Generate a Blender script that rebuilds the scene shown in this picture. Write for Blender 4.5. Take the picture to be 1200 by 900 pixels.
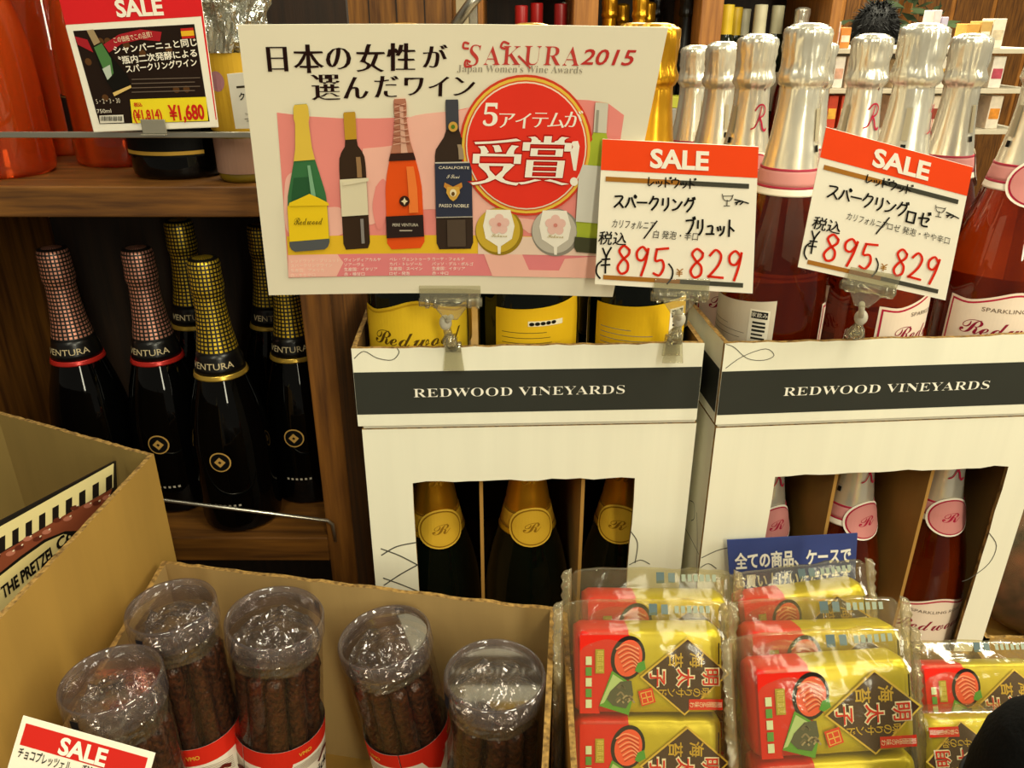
import bpy, bmesh, math, random
import numpy as np
from mathutils import Vector, Matrix
from mathutils import noise as mnoise
from mathutils.geometry import tessellate_polygon

SC = bpy.context.scene
COL = SC.collection
for _o in list(bpy.data.objects):
    bpy.data.objects.remove(_o)

# ------------------------------------------------------------------ camera, world, lamps, exposure
E = 1.40                      # eye height above the floor
FPX = 933.0                   # focal length in pixels of the 1200 px wide frame
PITCH = math.radians(24.5)
cam_data = bpy.data.cameras.new('camera')
cam_data.sensor_width = 36.0
cam_data.lens = 36.0 * FPX / 1200.0
cam_data.clip_start = 0.02
cam = bpy.data.objects.new('camera', cam_data)
cam.location = (0, 0, E)
cam.rotation_euler = (math.pi / 2 - PITCH, 0, 0)
COL.objects.link(cam)
SC.camera = cam

SC.view_settings.view_transform = 'Standard'
SC.view_settings.look = 'None'
SC.view_settings.gamma = 1.0
SC.view_settings.use_curve_mapping = False
SC.view_settings.exposure = 0.02

world = bpy.data.worlds.new('world')
SC.world = world
world.use_nodes = True
world.node_tree.nodes['Background'].inputs[0].default_value = (1.0, 0.90, 0.70, 1)
world.node_tree.nodes['Background'].inputs[1].default_value = 0.20


def area(name, loc, target, sx, sy, energy, col=(1, 0.94, 0.70)):
    d = bpy.data.lights.new(name, 'AREA')
    d.shape = 'RECTANGLE'
    d.size, d.size_y, d.energy, d.color = sx, sy, energy, col
    o = bpy.data.objects.new(name, d)
    o.location = loc
    o.rotation_euler = (Vector(target) - Vector(loc)).to_track_quat('-Z', 'Y').to_euler()
    COL.objects.link(o)
    return o


area('ceiling_lamp', (0.75, -0.10, 2.75), (0.35, 0.6, 1.2), 0.35, 1.2, 22)
area('ceiling_lamp', (-0.55, -0.75, 2.75), (0.1, 0.6, 1.1), 0.3, 1.2, 12)
area('ceiling_lamp', (1.25, -2.5, 2.6), (-0.1, 0.7, 1.15), 0.3, 2.2, 62)  # added behind the eye to light the cabinet wall and streak the bottles
area('ceiling_lamp', (1.30, 1.50, 2.75), (0.5, 0.8, 1.2), 1.2, 0.35, 32)
area('ceiling_lamp', (1.1, 2.9, 2.75), (1.1, 2.9, 0), 1.6, 0.5, 150)
area('ceiling_lamp', (2.9, -0.25, 2.65), (-0.2, 0.7, 1.15), 0.35, 1.6, 34)
area('ceiling_lamp', (-0.4, 1.55, 2.75), (-0.1, 2.2, 1.0), 0.9, 0.3, 12)


def ray(px, py):
    x = (px - 600.0) / FPX
    d = (py - 450.0) / FPX
    s, c = math.sin(PITCH), math.cos(PITCH)
    return Vector((x, c - d * s, -(s + d * c)))


EYE = Vector((0, 0, E))


def P(px, py, X=None, Y=None, Z=None, D=None):
    """the point of the place seen at a measured spot of the photograph, at a given distance"""
    r = ray(px, py)
    if X is not None:
        k = X / r.x
    elif Y is not None:
        k = Y / r.y
    elif Z is not None:
        k = (Z - E) / r.z
    else:
        k = D
    return EYE + r * k


# ------------------------------------------------------------------ materials
def lin(h):
    h = h.lstrip('#')
    out = []
    for i in (0, 2, 4):
        v = int(h[i:i + 2], 16) / 255.0
        out.append(v / 12.92 if v <= 0.04045 else ((v + 0.055) / 1.055) ** 2.4)
    return (out[0], out[1], out[2], 1.0)


MATS = {}


def N(nt, kind, **kw):
    n = nt.nodes.new(kind)
    for k, v in kw.items():
        setattr(n, k, v)
    return n


def mat(name, col, rough=0.5, metal=0.0, var=0.08, scale=25.0, bump=0.0, bscale=120.0, stretch=(1, 1, 1),
        trans=0.0, ior=1.45, coat=0.0, spec=0.5, col2=None, alpha=1.0, detail=3.0, sheen=0.0):
    if name in MATS:
        return MATS[name]
    m = bpy.data.materials.new(name)
    m.use_nodes = True
    nt = m.node_tree
    b = nt.nodes['Principled BSDF']
    b.inputs['Roughness'].default_value = rough
    b.inputs['Metallic'].default_value = metal
    b.inputs['IOR'].default_value = ior
    b.inputs['Transmission Weight'].default_value = trans
    b.inputs['Coat Weight'].default_value = coat
    b.inputs['Specular IOR Level'].default_value = spec
    b.inputs['Alpha'].default_value = alpha
    b.inputs['Sheen Weight'].default_value = sheen
    c = lin(col)
    tc = N(nt, 'ShaderNodeTexCoord')
    mp = N(nt, 'ShaderNodeMapping')
    mp.inputs['Scale'].default_value = stretch
    nt.links.new(tc.outputs['Object'], mp.inputs['Vector'])
    nz = N(nt, 'ShaderNodeTexNoise')
    nz.inputs['Scale'].default_value = scale
    nz.inputs['Detail'].default_value = detail
    nt.links.new(mp.outputs[0], nz.inputs['Vector'])
    mx = N(nt, 'ShaderNodeMix', data_type='RGBA')
    mx.inputs[6].default_value = tuple(v * (1 - var) for v in c[:3]) + (1,) if col2 is None else lin(col2)
    mx.inputs[7].default_value = tuple(min(1, v * (1 + var)) for v in c[:3]) + (1,) if col2 is None else c
    rp = N(nt, 'ShaderNodeMapRange')
    rp.inputs['From Min'].default_value = 0.3
    rp.inputs['From Max'].default_value = 0.7
    nt.links.new(nz.outputs[0], rp.inputs['Value'])
    nt.links.new(rp.outputs[0], mx.inputs[0])
    nt.links.new(mx.outputs[2], b.inputs['Base Color'])
    if bump:
        n2 = N(nt, 'ShaderNodeTexNoise')
        n2.inputs['Scale'].default_value = bscale
        n2.inputs['Detail'].default_value = 2.0
        nt.links.new(mp.outputs[0], n2.inputs['Vector'])
        bp = N(nt, 'ShaderNodeBump')
        bp.inputs['Strength'].default_value = bump
        bp.inputs['Distance'].default_value = 0.002
        nt.links.new(n2.outputs[0], bp.inputs['Height'])
        nt.links.new(bp.outputs[0], b.inputs['Normal'])
    MATS[name] = m
    return m


def ink(h, rough=0.45, metal=0.0):
    return mat('ink_' + h.lstrip('#') + ('m' if metal else ''), h, rough=0.6, metal=metal, var=0.03, spec=0.12)


def clear(name, tint='#ffffff', gloss=0.25, rough=0.08, milk=0.06, bump=0.0, bscale=60.0, milkcol='#f4efe2'):
    """thin clear plastic: light goes through, a little is mirrored, a little is scattered"""
    if name in MATS:
        return MATS[name]
    m = bpy.data.materials.new(name)
    m.use_nodes = True
    nt = m.node_tree
    nt.nodes.remove(nt.nodes['Principled BSDF'])
    out = nt.nodes['Material Output']
    tr = N(nt, 'ShaderNodeBsdfTransparent')
    tr.inputs[0].default_value = lin(tint)
    gl = N(nt, 'ShaderNodeBsdfGlossy')
    gl.inputs['Roughness'].default_value = rough
    df = N(nt, 'ShaderNodeBsdfDiffuse')
    df.inputs[0].default_value = lin(milkcol)
    fr = N(nt, 'ShaderNodeLayerWeight')
    fr.inputs['Blend'].default_value = 0.35
    mr = N(nt, 'ShaderNodeMapRange')
    mr.inputs['To Min'].default_value = gloss * 0.35
    mr.inputs['To Max'].default_value = min(1, gloss * 2.6)
    nt.links.new(fr.outputs['Fresnel'], mr.inputs['Value'])
    m1 = N(nt, 'ShaderNodeMixShader')
    m2 = N(nt, 'ShaderNodeMixShader')
    m1.inputs[0].default_value = milk
    nt.links.new(tr.outputs[0], m1.inputs[1])
    nt.links.new(df.outputs[0], m1.inputs[2])
    nt.links.new(mr.outputs[0], m2.inputs[0])
    nt.links.new(m1.outputs[0], m2.inputs[1])
    nt.links.new(gl.outputs[0], m2.inputs[2])
    nt.links.new(m2.outputs[0], out.inputs[0])
    if bump:
        tc = N(nt, 'ShaderNodeTexCoord')
        n2 = N(nt, 'ShaderNodeTexNoise')
        n2.inputs['Scale'].default_value = bscale
        n2.inputs['Detail'].default_value = 3.0
        n2.inputs['Distortion'].default_value = 1.5
        nt.links.new(tc.outputs['Object'], n2.inputs['Vector'])
        bp = N(nt, 'ShaderNodeBump')
        bp.inputs['Strength'].default_value = bump
        bp.inputs['Distance'].default_value = 0.004
        nt.links.new(n2.outputs[0], bp.inputs['Height'])
        nt.links.new(bp.outputs[0], gl.inputs['Normal'])
        nt.links.new(bp.outputs[0], fr.inputs['Normal'])
    MATS[name] = m
    return m


def grid_foil(name, col, line='#0c0a09', n_around=26, pitch=0.0042):
    """black capsule foil printed with a grid of shiny squares"""
    if name in MATS:
        return MATS[name]
    m = bpy.data.materials.new(name)
    m.use_nodes = True
    nt = m.node_tree
    b = nt.nodes['Principled BSDF']
    tc = N(nt, 'ShaderNodeTexCoord')
    sp = N(nt, 'ShaderNodeSeparateXYZ')
    nt.links.new(tc.outputs['Object'], sp.inputs[0])
    at = N(nt, 'ShaderNodeMath', operation='ARCTAN2')
    nt.links.new(sp.outputs['Y'], at.inputs[0])
    nt.links.new(sp.outputs['X'], at.inputs[1])
    masks = []
    for src, k, cut in ((at.outputs[0], n_around / (2 * math.pi), 0.40), (sp.outputs['Z'], 1.0 / pitch, 0.40)):
        mu = N(nt, 'ShaderNodeMath', operation='MULTIPLY')
        mu.inputs[1].default_value = k
        nt.links.new(src, mu.inputs[0])
        fr = N(nt, 'ShaderNodeMath', operation='FRACT')
        nt.links.new(mu.outputs[0], fr.inputs[0])
        gt = N(nt, 'ShaderNodeMath', operation='GREATER_THAN')
        gt.inputs[1].default_value = cut
        nt.links.new(fr.outputs[0], gt.inputs[0])
        masks.append(gt)
    ml = N(nt, 'ShaderNodeMath', operation='MULTIPLY')
    nt.links.new(masks[0].outputs[0], ml.inputs[0])
    nt.links.new(masks[1].outputs[0], ml.inputs[1])
    mx = N(nt, 'ShaderNodeMix', data_type='RGBA')
    mx.inputs[6].default_value = lin(line)
    mx.inputs[7].default_value = lin(col)
    nt.links.new(ml.outputs[0], mx.inputs[0])
    nt.links.new(mx.outputs[2], b.inputs['Base Color'])
    mm = N(nt, 'ShaderNodeMath', operation='MULTIPLY')
    mm.inputs[1].default_value = 0.75
    nt.links.new(ml.outputs[0], mm.inputs[0])
    nt.links.new(mm.outputs[0], b.inputs['Metallic'])
    b.inputs['Roughness'].default_value = 0.42
    MATS[name] = m
    return m


def wood(name, dark, light, axis='x', rough=0.5, scale=9.0):
    st = {'x': (1, 14, 14), 'y': (14, 1, 14), 'z': (14, 14, 1)}[axis]
    return mat(name, light, col2=dark, rough=rough, scale=scale, stretch=st, bump=0.08, bscale=30, detail=5)


def kraft(name='kraft_board', c='#a8823a'):
    return mat(name, c, rough=0.75, var=0.07, scale=40, stretch=(1, 1, 0.15), bump=0.05, bscale=250)


WHITE_BOARD = mat('white_board', '#ece8d2', rough=0.6, var=0.025, scale=60, stretch=(1, 1, 0.05), bump=0.04, bscale=200)
KRAFT = kraft()
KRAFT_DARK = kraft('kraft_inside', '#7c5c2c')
KRAFT_EDGE = mat('corrugated_edge', '#b9924e', col2='#5b4220', rough=0.9, scale=260, stretch=(1, 1, 0.4))


# ------------------------------------------------------------------ mesh builder and scene helpers
class MB:
    def __init__(self):
        self.v, self.f, self.m, self.s = [], [], [], []

    def add(self, verts, faces, m=0, smooth=False):
        o = len(self.v)
        self.v += [Vector(q) for q in verts]
        for i, f in enumerate(faces):
            self.f.append([o + k for k in f])
            self.m.append(m[i] if isinstance(m, (list, tuple)) else m)
            self.s.append(smooth)
        return self

    def box(self, lo, hi, m=0, M=None):
        x0, y0, z0 = lo
        x1, y1, z1 = hi
        vs = [Vector(q) for q in ((x0, y0, z0), (x1, y0, z0), (x1, y1, z0), (x0, y1, z0),
                                  (x0, y0, z1), (x1, y0, z1), (x1, y1, z1), (x0, y1, z1))]
        if M is not None:
            vs = [M @ q for q in vs]
        return self.add(vs, [(0, 3, 2, 1), (4, 5, 6, 7), (0, 1, 5, 4), (1, 2, 6, 5), (2, 3, 7, 6), (3, 0, 4, 7)], m)

    def lathe(self, prof, segs=32, m=0, smooth=True, fn=None, M=None):
        vs, fs, ms = [], [], []
        idx = []
        for i, (r, z) in enumerate(prof):
            row = []
            if r <= 1e-6:
                vs.append(Vector((0, 0, z)))
                row = [len(vs) - 1] * segs
            else:
                for k in range(segs):
                    a = 2 * math.pi * k / segs
                    rr = r + (fn(a, z, i) if fn else 0.0)
                    vs.append(Vector((rr * math.cos(a), rr * math.sin(a), z)))
                    row.append(len(vs) - 1)
            idx.append(row)
        for i in range(len(prof) - 1):
            for k in range(segs):
                a, b = idx[i][k], idx[i][(k + 1) % segs]
                c, d = idx[i + 1][(k + 1) % segs], idx[i + 1][k]
                q = []
                for t in (a, b, c, d):
                    if t not in q:
                        q.append(t)
                if len(q) >= 3:
                    fs.append(q)
                    ms.append(m[i] if isinstance(m, (list, tuple)) else m)
        if M is not None:
            vs = [M @ q for q in vs]
        return self.add(vs, fs, ms, smooth)

    def tube(self, pts, r, m=0, segs=8, smooth=True):
        pts = [Vector(p) for p in pts]
        rs = r if isinstance(r, (list, tuple)) else [r] * len(pts)
        vs, fs = [], []
        prev = None
        for i, p in enumerate(pts):
            t = (pts[min(i + 1, len(pts) - 1)] - pts[max(i - 1, 0)]).normalized()
            if prev is None:
                a = t.orthogonal().normalized()
            else:
                a = (prev - t * prev.dot(t)).normalized()
            prev = a
            b = t.cross(a)
            for k in range(segs):
                an = 2 * math.pi * k / segs
                vs.append(p + (a * math.cos(an) + b * math.sin(an)) * rs[i])
        for i in range(len(pts) - 1):
            for k in range(segs):
                k2 = (k + 1) % segs
                fs.append((i * segs + k, i * segs + k2, (i + 1) * segs + k2, (i + 1) * segs + k))
        fs.append(tuple(range(segs))[::-1])
        fs.append(tuple((len(pts) - 1) * segs + k for k in range(segs)))
        return self.add(vs, fs, m, smooth)

    def ball(self, c, r, m=0, segs=20, rings=12, fn=None, M=None):
        c = Vector(c)
        r = Vector(r) if not isinstance(r, (int, float)) else Vector((r, r, r))
        vs, fs = [], []
        for i in range(rings + 1):
            th = math.pi * i / rings
            for k in range(segs):
                ph = 2 * math.pi * k / segs
                d = Vector((math.sin(th) * math.cos(ph), math.sin(th) * math.sin(ph), math.cos(th)))
                s = 1.0 + (fn(d) if fn else 0)
                q = Vector((d.x * r.x, d.y * r.y, d.z * r.z)) * s + c
                vs.append(M @ q if M is not None else q)
        for i in range(rings):
            for k in range(segs):
                k2 = (k + 1) % segs
                fs.append((i * segs + k, (i + 1) * segs + k, (i + 1) * segs + k2, i * segs + k2))
        return self.add(vs, fs, m, True)

    def slab(self, outer, t, fn, mats=(0, 1, 2), holes=()):
        """a flat board: outline(s) in 2-D, thickness t; fn(u, v, w) gives the 3-D point, w = 0 the front"""
        loops = [[Vector((a, b, 0)) for a, b in outer]] + [[Vector((a, b, 0)) for a, b in h] for h in holes]
        flat = [q for l in loops for q in l]
        tris = tessellate_polygon(loops)
        n = len(flat)
        vs = [fn(q.x, q.y, 0) for q in flat] + [fn(q.x, q.y, -t) for q in flat]
        fs, ms = [], []
        for a, b, c in tris:
            ar = (flat[b] - flat[a]).cross(flat[c] - flat[a]).z
            if ar < 0:
                b, c = c, b
            fs.append((a, b, c)); ms.append(mats[0])
            fs.append((n + a, n + c, n + b)); ms.append(mats[1])
        o = 0
        for li, l in enumerate(loops):
            k = len(l)
            ar = sum(l[i].x * l[(i + 1) % k].y - l[(i + 1) % k].x * l[i].y for i in range(k))
            for i in range(k):
                a, b = o + i, o + (i + 1) % k
                if (ar > 0) != (li > 0):
                    fs.append((b, a, n + a, n + b))
                else:
                    fs.append((a, b, n + b, n + a))
                ms.append(mats[2])
            o += k
        return self.add(vs, fs, ms, False)

    def build(self, name, mats, parent=None, world=False, bevel=0.0, subsurf=0, seg=2):
        me = bpy.data.meshes.new(name)
        vs = self.v
        if world and parent is not None:
            inv = world_matrix(parent).inverted()
            vs = [inv @ q for q in vs]
        me.from_pydata([tuple(q) for q in vs], [], self.f)
        if not isinstance(mats, (list, tuple)):
            mats = [mats]
        for m in mats:
            me.materials.append(m)
        me.polygons.foreach_set('material_index', [min(k, len(mats) - 1) for k in self.m])
        me.polygons.foreach_set('use_smooth', self.s)
        me.update()
        o = bpy.data.objects.new(name, me)
        COL.objects.link(o)
        if parent is not None:
            o.parent = parent
        if bevel:
            b = o.modifiers.new('bevel', 'BEVEL')
            b.width = bevel
            b.segments = seg
            b.limit_method = 'ANGLE'
            b.angle_limit = math.radians(40)
        if subsurf:
            s = o.modifiers.new('subsurf', 'SUBSURF')
            s.levels = s.render_levels = subsurf
        return o


def world_matrix(o):
    m = o.matrix_basis.copy()
    while o.parent is not None:
        o = o.parent
        m = o.matrix_basis @ m
    return m


def tag(o, label, cat, group=None):
    o['label'] = label
    o['category'] = cat
    if group:
        o['group'] = group
    return o


def thing(name, label, cat, loc=(0, 0, 0), rotz=0.0, group=None, mat3=None):
    o = bpy.data.objects.new(name, None)
    o.empty_display_size = 0.02
    COL.objects.link(o)
    if mat3 is not None:
        o.rotation_euler = mat3.to_euler()
    else:
        o.rotation_euler = (0, 0, rotz)
    o.location = loc
    return tag(o, label, cat, group)


def structure(o):
    o['kind'] = 'structure'
    return o


def copy_tree(o, parent=None):
    c = o.copy()
    COL.objects.link(c)
    if parent is not None:
        c.parent = parent
    for ch in list(o.children):
        copy_tree(ch, c)
    return c


# ------------------------------------------------------------------ printing: flat shapes and lettering laid on a surface
GLY = {}


def glyphs(s, bx=0.0, by=0.0, res=3):
    key = (s, bx, by, res)
    if key in GLY:
        return GLY[key]
    cu = bpy.data.curves.new('lettering', 'FONT')
    cu.body = s
    cu.size = 1.0
    cu.resolution_u = res
    ob = bpy.data.objects.new('lettering', cu)
    COL.objects.link(ob)
    dg = bpy.context.evaluated_depsgraph_get()
    ev = ob.evaluated_get(dg)
    me = ev.to_mesh()
    vs = [Vector((q.co.x, q.co.y)) for q in me.vertices]
    fs = [tuple(p.vertices) for p in me.polygons]
    ev.to_mesh_clear()
    bpy.data.objects.remove(ob)
    bpy.data.curves.remove(cu)
    out = []
    for f in fs:                                  # all faces counter-clockwise
        ar = sum(vs[f[i]].x * vs[f[(i + 1) % len(f)]].y - vs[f[(i + 1) % len(f)]].x * vs[f[i]].y for i in range(len(f)))
        out.append(f if ar > 0 else f[::-1])
    fs = out
    if bx or by:
        pos = {}
        rep = []
        for q in vs:
            k = (round(q.x, 5), round(q.y, 5))
            rep.append(pos.setdefault(k, len(pos)))
        cnt = {}
        for f in fs:
            for i in range(len(f)):
                a, b = f[i], f[(i + 1) % len(f)]
                cnt[(rep[a], rep[b])] = (a, b)
        nor = {}
        for (a, b), (ia, ib) in cnt.items():
            if (b, a) in cnt:
                continue
            d = vs[ib] - vs[ia]
            if d.length < 1e-7:
                continue
            n = Vector((d.y, -d.x)).normalized()
            for t in (a, b):
                nor.setdefault(t, []).append(n)
        mv = {}
        for t, l in nor.items():
            n = Vector((0, 0))
            for q in l:
                n += q
            if n.length > 1e-6:
                n.normalize()
                k = max(0.5, n.dot(l[0]))
                mv[t] = n / k
        vs = [q + (Vector((mv[rep[i]].x * bx, mv[rep[i]].y * by)) if rep[i] in mv else Vector((0, 0))) for i, q in enumerate(vs)]
    if not vs:
        GLY[key] = ([], [], (0, 0, 0, 0))
        return GLY[key]
    bb = (min(q.x for q in vs), min(q.y for q in vs), max(q.x for q in vs), max(q.y for q in vs))
    GLY[key] = (vs, fs, bb)
    return GLY[key]


def smooth_line(pts, n=4):
    pts = [Vector(p[:2]) for p in pts]
    if len(pts) < 3:
        return pts
    out = []
    for i in range(len(pts) - 1):
        p0, p1, p2, p3 = pts[max(i - 1, 0)], pts[i], pts[i + 1], pts[min(i + 2, len(pts) - 1)]
        for k in range(n):
            t = k / n
            out.append(0.5 * ((2 * p1) + (p2 - p0) * t + (2 * p0 - 5 * p1 + 4 * p2 - p3) * t * t + (3 * p1 - p0 - 3 * p2 + p3) * t ** 3))
    out.append(pts[-1])
    return out


class Print:
    """y runs down (down=True, cards measured in picture units) or up; layers stack outwards"""

    def __init__(self, down=True):
        self.it = []
        self.sg = -1.0 if down else 1.0

    def raw(self, vs, fs, col, layer):
        self.it.append((vs, fs, col, layer))

    def poly(self, pts, col, layer=1):
        q = [Vector((x, self.sg * y)) for x, y in pts]
        tr = tessellate_polygon([[Vector((a.x, a.y, 0)) for a in q]])
        fs = []
        for a, b, c in tr:
            if (q[b] - q[a]).cross(q[c] - q[a]) < 0:
                b, c = c, b
            fs.append((a, b, c))
        self.raw(q, fs, col, layer)

    def rect(self, x0, y0, x1, y1, col, layer=1):
        self.poly([(x0, y0), (x1, y0), (x1, y1), (x0, y1)], col, layer)

    def ell(self, cx, cy, rx, ry, col, layer=1, n=40, rot=0.0):
        c, s = math.cos(rot), math.sin(rot)
        self.poly([(cx + rx * math.cos(a) * c - ry * math.sin(a) * s, cy + rx * math.cos(a) * s + ry * math.sin(a) * c)
                   for a in (2 * math.pi * k / n for k in range(n))], col, layer)

    def stroke(self, pts, w, col, layer=2, curve=True, taper=0.0):
        q = smooth_line(pts) if curve else [Vector(p[:2]) for p in pts]
        n = len(q)
        if n < 2:
            return
        L, Rr = [], []
        for i in range(n):
            t = q[min(i + 1, n - 1)] - q[max(i - 1, 0)]
            if t.length < 1e-9:
                t = Vector((1, 0))
            t.normalize()
            nn = Vector((-t.y, t.x))
            ww = w * 0.5 * (1 - taper * (i / (n - 1)))
            e = t * (-0.4 * w if i == 0 else (0.4 * ww if i == n - 1 else 0))
            L.append(q[i] + nn * ww + e)
            Rr.append(q[i] - nn * ww + e)
        vs = [Vector((a.x, self.sg * a.y)) for a in L + Rr]
        fs = []
        for i in range(n - 1):
            f = (i, i + 1, n + i + 1, n + i)
            ar = sum(vs[f[k]].x * vs[f[(k + 1) % 4]].y - vs[f[(k + 1) % 4]].x * vs[f[k]].y for k in range(4))
            fs.append(f if ar > 0 else f[::-1])
        self.raw(vs, fs, col, layer)

    def text(self, s, x, y, size, col, layer=3, align='l', bold=0.0, by=None, sx=1.0, shear=0.0, rot=0.0, width=None, center=False, res=3):
        vs, fs, bb = glyphs(s, bold, bold if by is None else by, res)
        if not vs:
            return
        w = bb[2] - bb[0]
        kx = size * sx
        if width:
            kx = width / w
        ox = {'l': bb[0], 'c': (bb[0] + bb[2]) / 2, 'r': bb[2]}[align]
        oy = (bb[1] + bb[3]) / 2 if center else 0.0
        c, sn = math.cos(rot), math.sin(rot)
        out = []
        for q in vs:
            a = (q.x - ox) * kx + (q.y - oy) * size * shear
            b = (q.y - oy) * size
            out.append(Vector((x + a * c - b * sn, self.sg * y + a * sn + b * c)))
        self.raw(out, fs, col, layer)

    def build(self, name, parent, fn, world=True, cu=None, cv=None, dz=0.00022, metal=()):
        cols = []
        bm = bmesh.new()
        lay = bm.verts.layers.float.new('w')
        for vs, fs, col, layer in self.it:
            if col not in cols:
                cols.append(col)
            mi = cols.index(col)
            bv = []
            for q in vs:
                v = bm.verts.new((q.x, q.y, 0))
                v[lay] = (layer + 1) * dz
                bv.append(v)
            for f in fs:
                try:
                    bm.faces.new([bv[k] for k in f]).material_index = mi
                except ValueError:
                    pass
        for step, ax in ((cu, 0), (cv, 1)):
            if not step or not bm.verts:
                continue
            lo = min(v.co[ax] for v in bm.verts)
            hi = max(v.co[ax] for v in bm.verts)
            k = math.floor(lo / step) + 1
            while k * step < hi:
                co = Vector((0, 0, 0)); co[ax] = k * step
                no = Vector((0, 0, 0)); no[ax] = 1
                bmesh.ops.bisect_plane(bm, geom=bm.verts[:] + bm.edges[:] + bm.faces[:], dist=1e-7, plane_co=co, plane_no=no)
                k += 1
        inv = world_matrix(parent).inverted() if (world and parent is not None) else None
        for v in bm.verts:
            q = fn(v.co.x, v.co.y, v[lay])
            v.co = inv @ q if inv else q
        me = bpy.data.meshes.new(name)
        bm.to_mesh(me)
        bm.free()
        for c in cols:
            me.materials.append(ink(c, rough=0.3, metal=0.8) if c in metal else ink(c))
        me.update()
        o = bpy.data.objects.new(name, me)
        COL.objects.link(o)
        if parent is not None:
            o.parent = parent
        return o


def homography(src, dst):
    A, b = [], []
    for (x, y), (u, v) in zip(src, dst):
        A.append([x, y, 1, 0, 0, 0, -u * x, -u * y]); b.append(u)
        A.append([0, 0, 0, x, y, 1, -v * x, -v * y]); b.append(v)
    h = np.linalg.solve(np.array(A, float), np.array(b, float))
    return lambda x, y: ((h[0] * x + h[1] * y + h[2]) / (h[6] * x + h[7] * y + 1), (h[3] * x + h[4] * y + h[5]) / (h[6] * x + h[7] * y + 1))


class Card:
    """a flat sheet measured by its four corners (TL, TR, BR, BL) in the photograph and standing in the plane of three points.
    Card space runs 0..W to the right and 0..H downwards."""

    def __init__(self, px4, plane, W, H, bend=None):
        self.W, self.H = W, H
        self.to_card = homography(px4, [(0, 0), (W, 0), (W, H), (0, H)])
        a, b, c = plane
        n = (b - a).cross(c - a).normalized()
        if n.dot(EYE - a) < 0:
            n = -n
        self.n, self.a = n, a
        back = homography([(0, 0), (W, 0), (W, H), (0, H)], px4)
        cs = []
        for u, v in ((0, 0), (W, 0), (W, H), (0, H)):
            r = ray(*back(u, v))
            cs.append(EYE + r * ((a - EYE).dot(n) / r.dot(n)))
        self.corners = cs
        # card space -> the plane (two axes) by the sheet's own corners
        self.ux = (cs[1] - cs[0]).normalized()
        self.vx = n.cross(self.ux)
        pl = [((q - cs[0]).dot(self.ux), (q - cs[0]).dot(self.vx)) for q in cs]
        self.toplane = homography([(0, 0), (W, 0), (W, H), (0, H)], pl)
        self.bend = bend

    def fn(self, u, v, w):
        a, b = self.toplane(u, -v)
        if self.bend:
            w = w + self.bend(u / self.W, -v / self.H)
        return self.corners[0] + self.ux * a + self.vx * b + self.n * w

    def sheet(self, name, parent, mats, t=0.0007, nx=10, ny=7):
        g = MB()
        vs, fs, ms = [], [], []
        for w in (0, -t):
            for j in range(ny + 1):
                for i in range(nx + 1):
                    vs.append(self.fn(self.W * i / nx, -self.H * j / ny, w))
        k = (nx + 1) * (ny + 1)
        at = lambda i, j, s: s * k + j * (nx + 1) + i
        for j in range(ny):
            for i in range(nx):
                fs.append((at(i, j + 1, 0), at(i + 1, j + 1, 0), at(i + 1, j, 0), at(i, j, 0)))
                fs.append((at(i, j, 1), at(i + 1, j, 1), at(i + 1, j + 1, 1), at(i, j + 1, 1)))
        for i in range(nx):
            fs.append((at(i, 0, 0), at(i + 1, 0, 0), at(i + 1, 0, 1), at(i, 0, 1)))
            fs.append((at(i + 1, ny, 0), at(i, ny, 0), at(i, ny, 1), at(i + 1, ny, 1)))
        for j in range(ny):
            fs.append((at(0, j + 1, 0), at(0, j, 0), at(0, j, 1), at(0, j + 1, 1)))
            fs.append((at(nx, j, 0), at(nx, j + 1, 0), at(nx, j + 1, 1), at(nx, j, 1)))
        g.add(vs, fs, 0, False)
        return g.build(name, mats, parent, world=parent is not None)

# ------------------------------------------------------------------ the shop: floor, far wall
g = MB().box((-3.0, -1.2, -0.05), (4.2, 5.6, 0.0))
structure(g.build('floor', mat('floor_tile', '#b9ab92', rough=0.35, var=0.06, scale=4)))
g = MB().box((-3.0, 5.6, -0.05), (4.2, 5.7, 3.0))
structure(g.build('wall_back', mat('cream_wall', '#b8a888', rough=0.8, var=0.04, scale=6)))

WOOD_X = wood('brown_wood_along', '#4a2c10', '#84551f', 'x')
WOOD_Z = wood('brown_wood_upright', '#4c2c10', '#87561f', 'z')
WOOD_Y = wood('brown_wood_deep', '#4c2c10', '#7d4f1e', 'y')
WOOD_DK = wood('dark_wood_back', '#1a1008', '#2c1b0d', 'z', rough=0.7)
WOOD_LT = wood('orange_wood', '#8a5420', '#b87a35', 'z')
STEEL = mat('brushed_steel', '#b9b4a6', rough=0.28, metal=0.9, var=0.05, stretch=(1, 20, 20))

# ------------------------------------------------------------------ the low display table that carries the cartons
TBL = E - 0.630
table = thing('display_table', 'low brown wooden display table under the wine cartons', 'table', (0.32, 0.62, 0))
MB().box((-0.1645, 0.16, TBL - 0.028), (0.80, 1.02, TBL)).build('table_top', WOOD_X, table, True, bevel=0.002)
for x in (-0.135, 0.77):
    for y in (0.19, 0.99):
        MB().box((x - 0.025, y - 0.025, 0), (x + 0.025, y + 0.025, TBL - 0.028)).build('leg', WOOD_Z, table, True, bevel=0.002)
side = thing('display_table', 'low brown wooden side table under the pretzel carton', 'table', (-0.52, 0.42, 0))
MB().box((-0.76, 0.16, TBL - 0.028), (-0.1665, 0.694, TBL)).build('table_top', WOOD_X, side, True, bevel=0.002)
for x in (-0.73, -0.195):
    for y in (0.19, 0.665):
        MB().box((x - 0.02, y - 0.02, 0), (x + 0.02, y + 0.02, TBL - 0.028)).build('leg', WOOD_Z, side, True, bevel=0.002)

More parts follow.
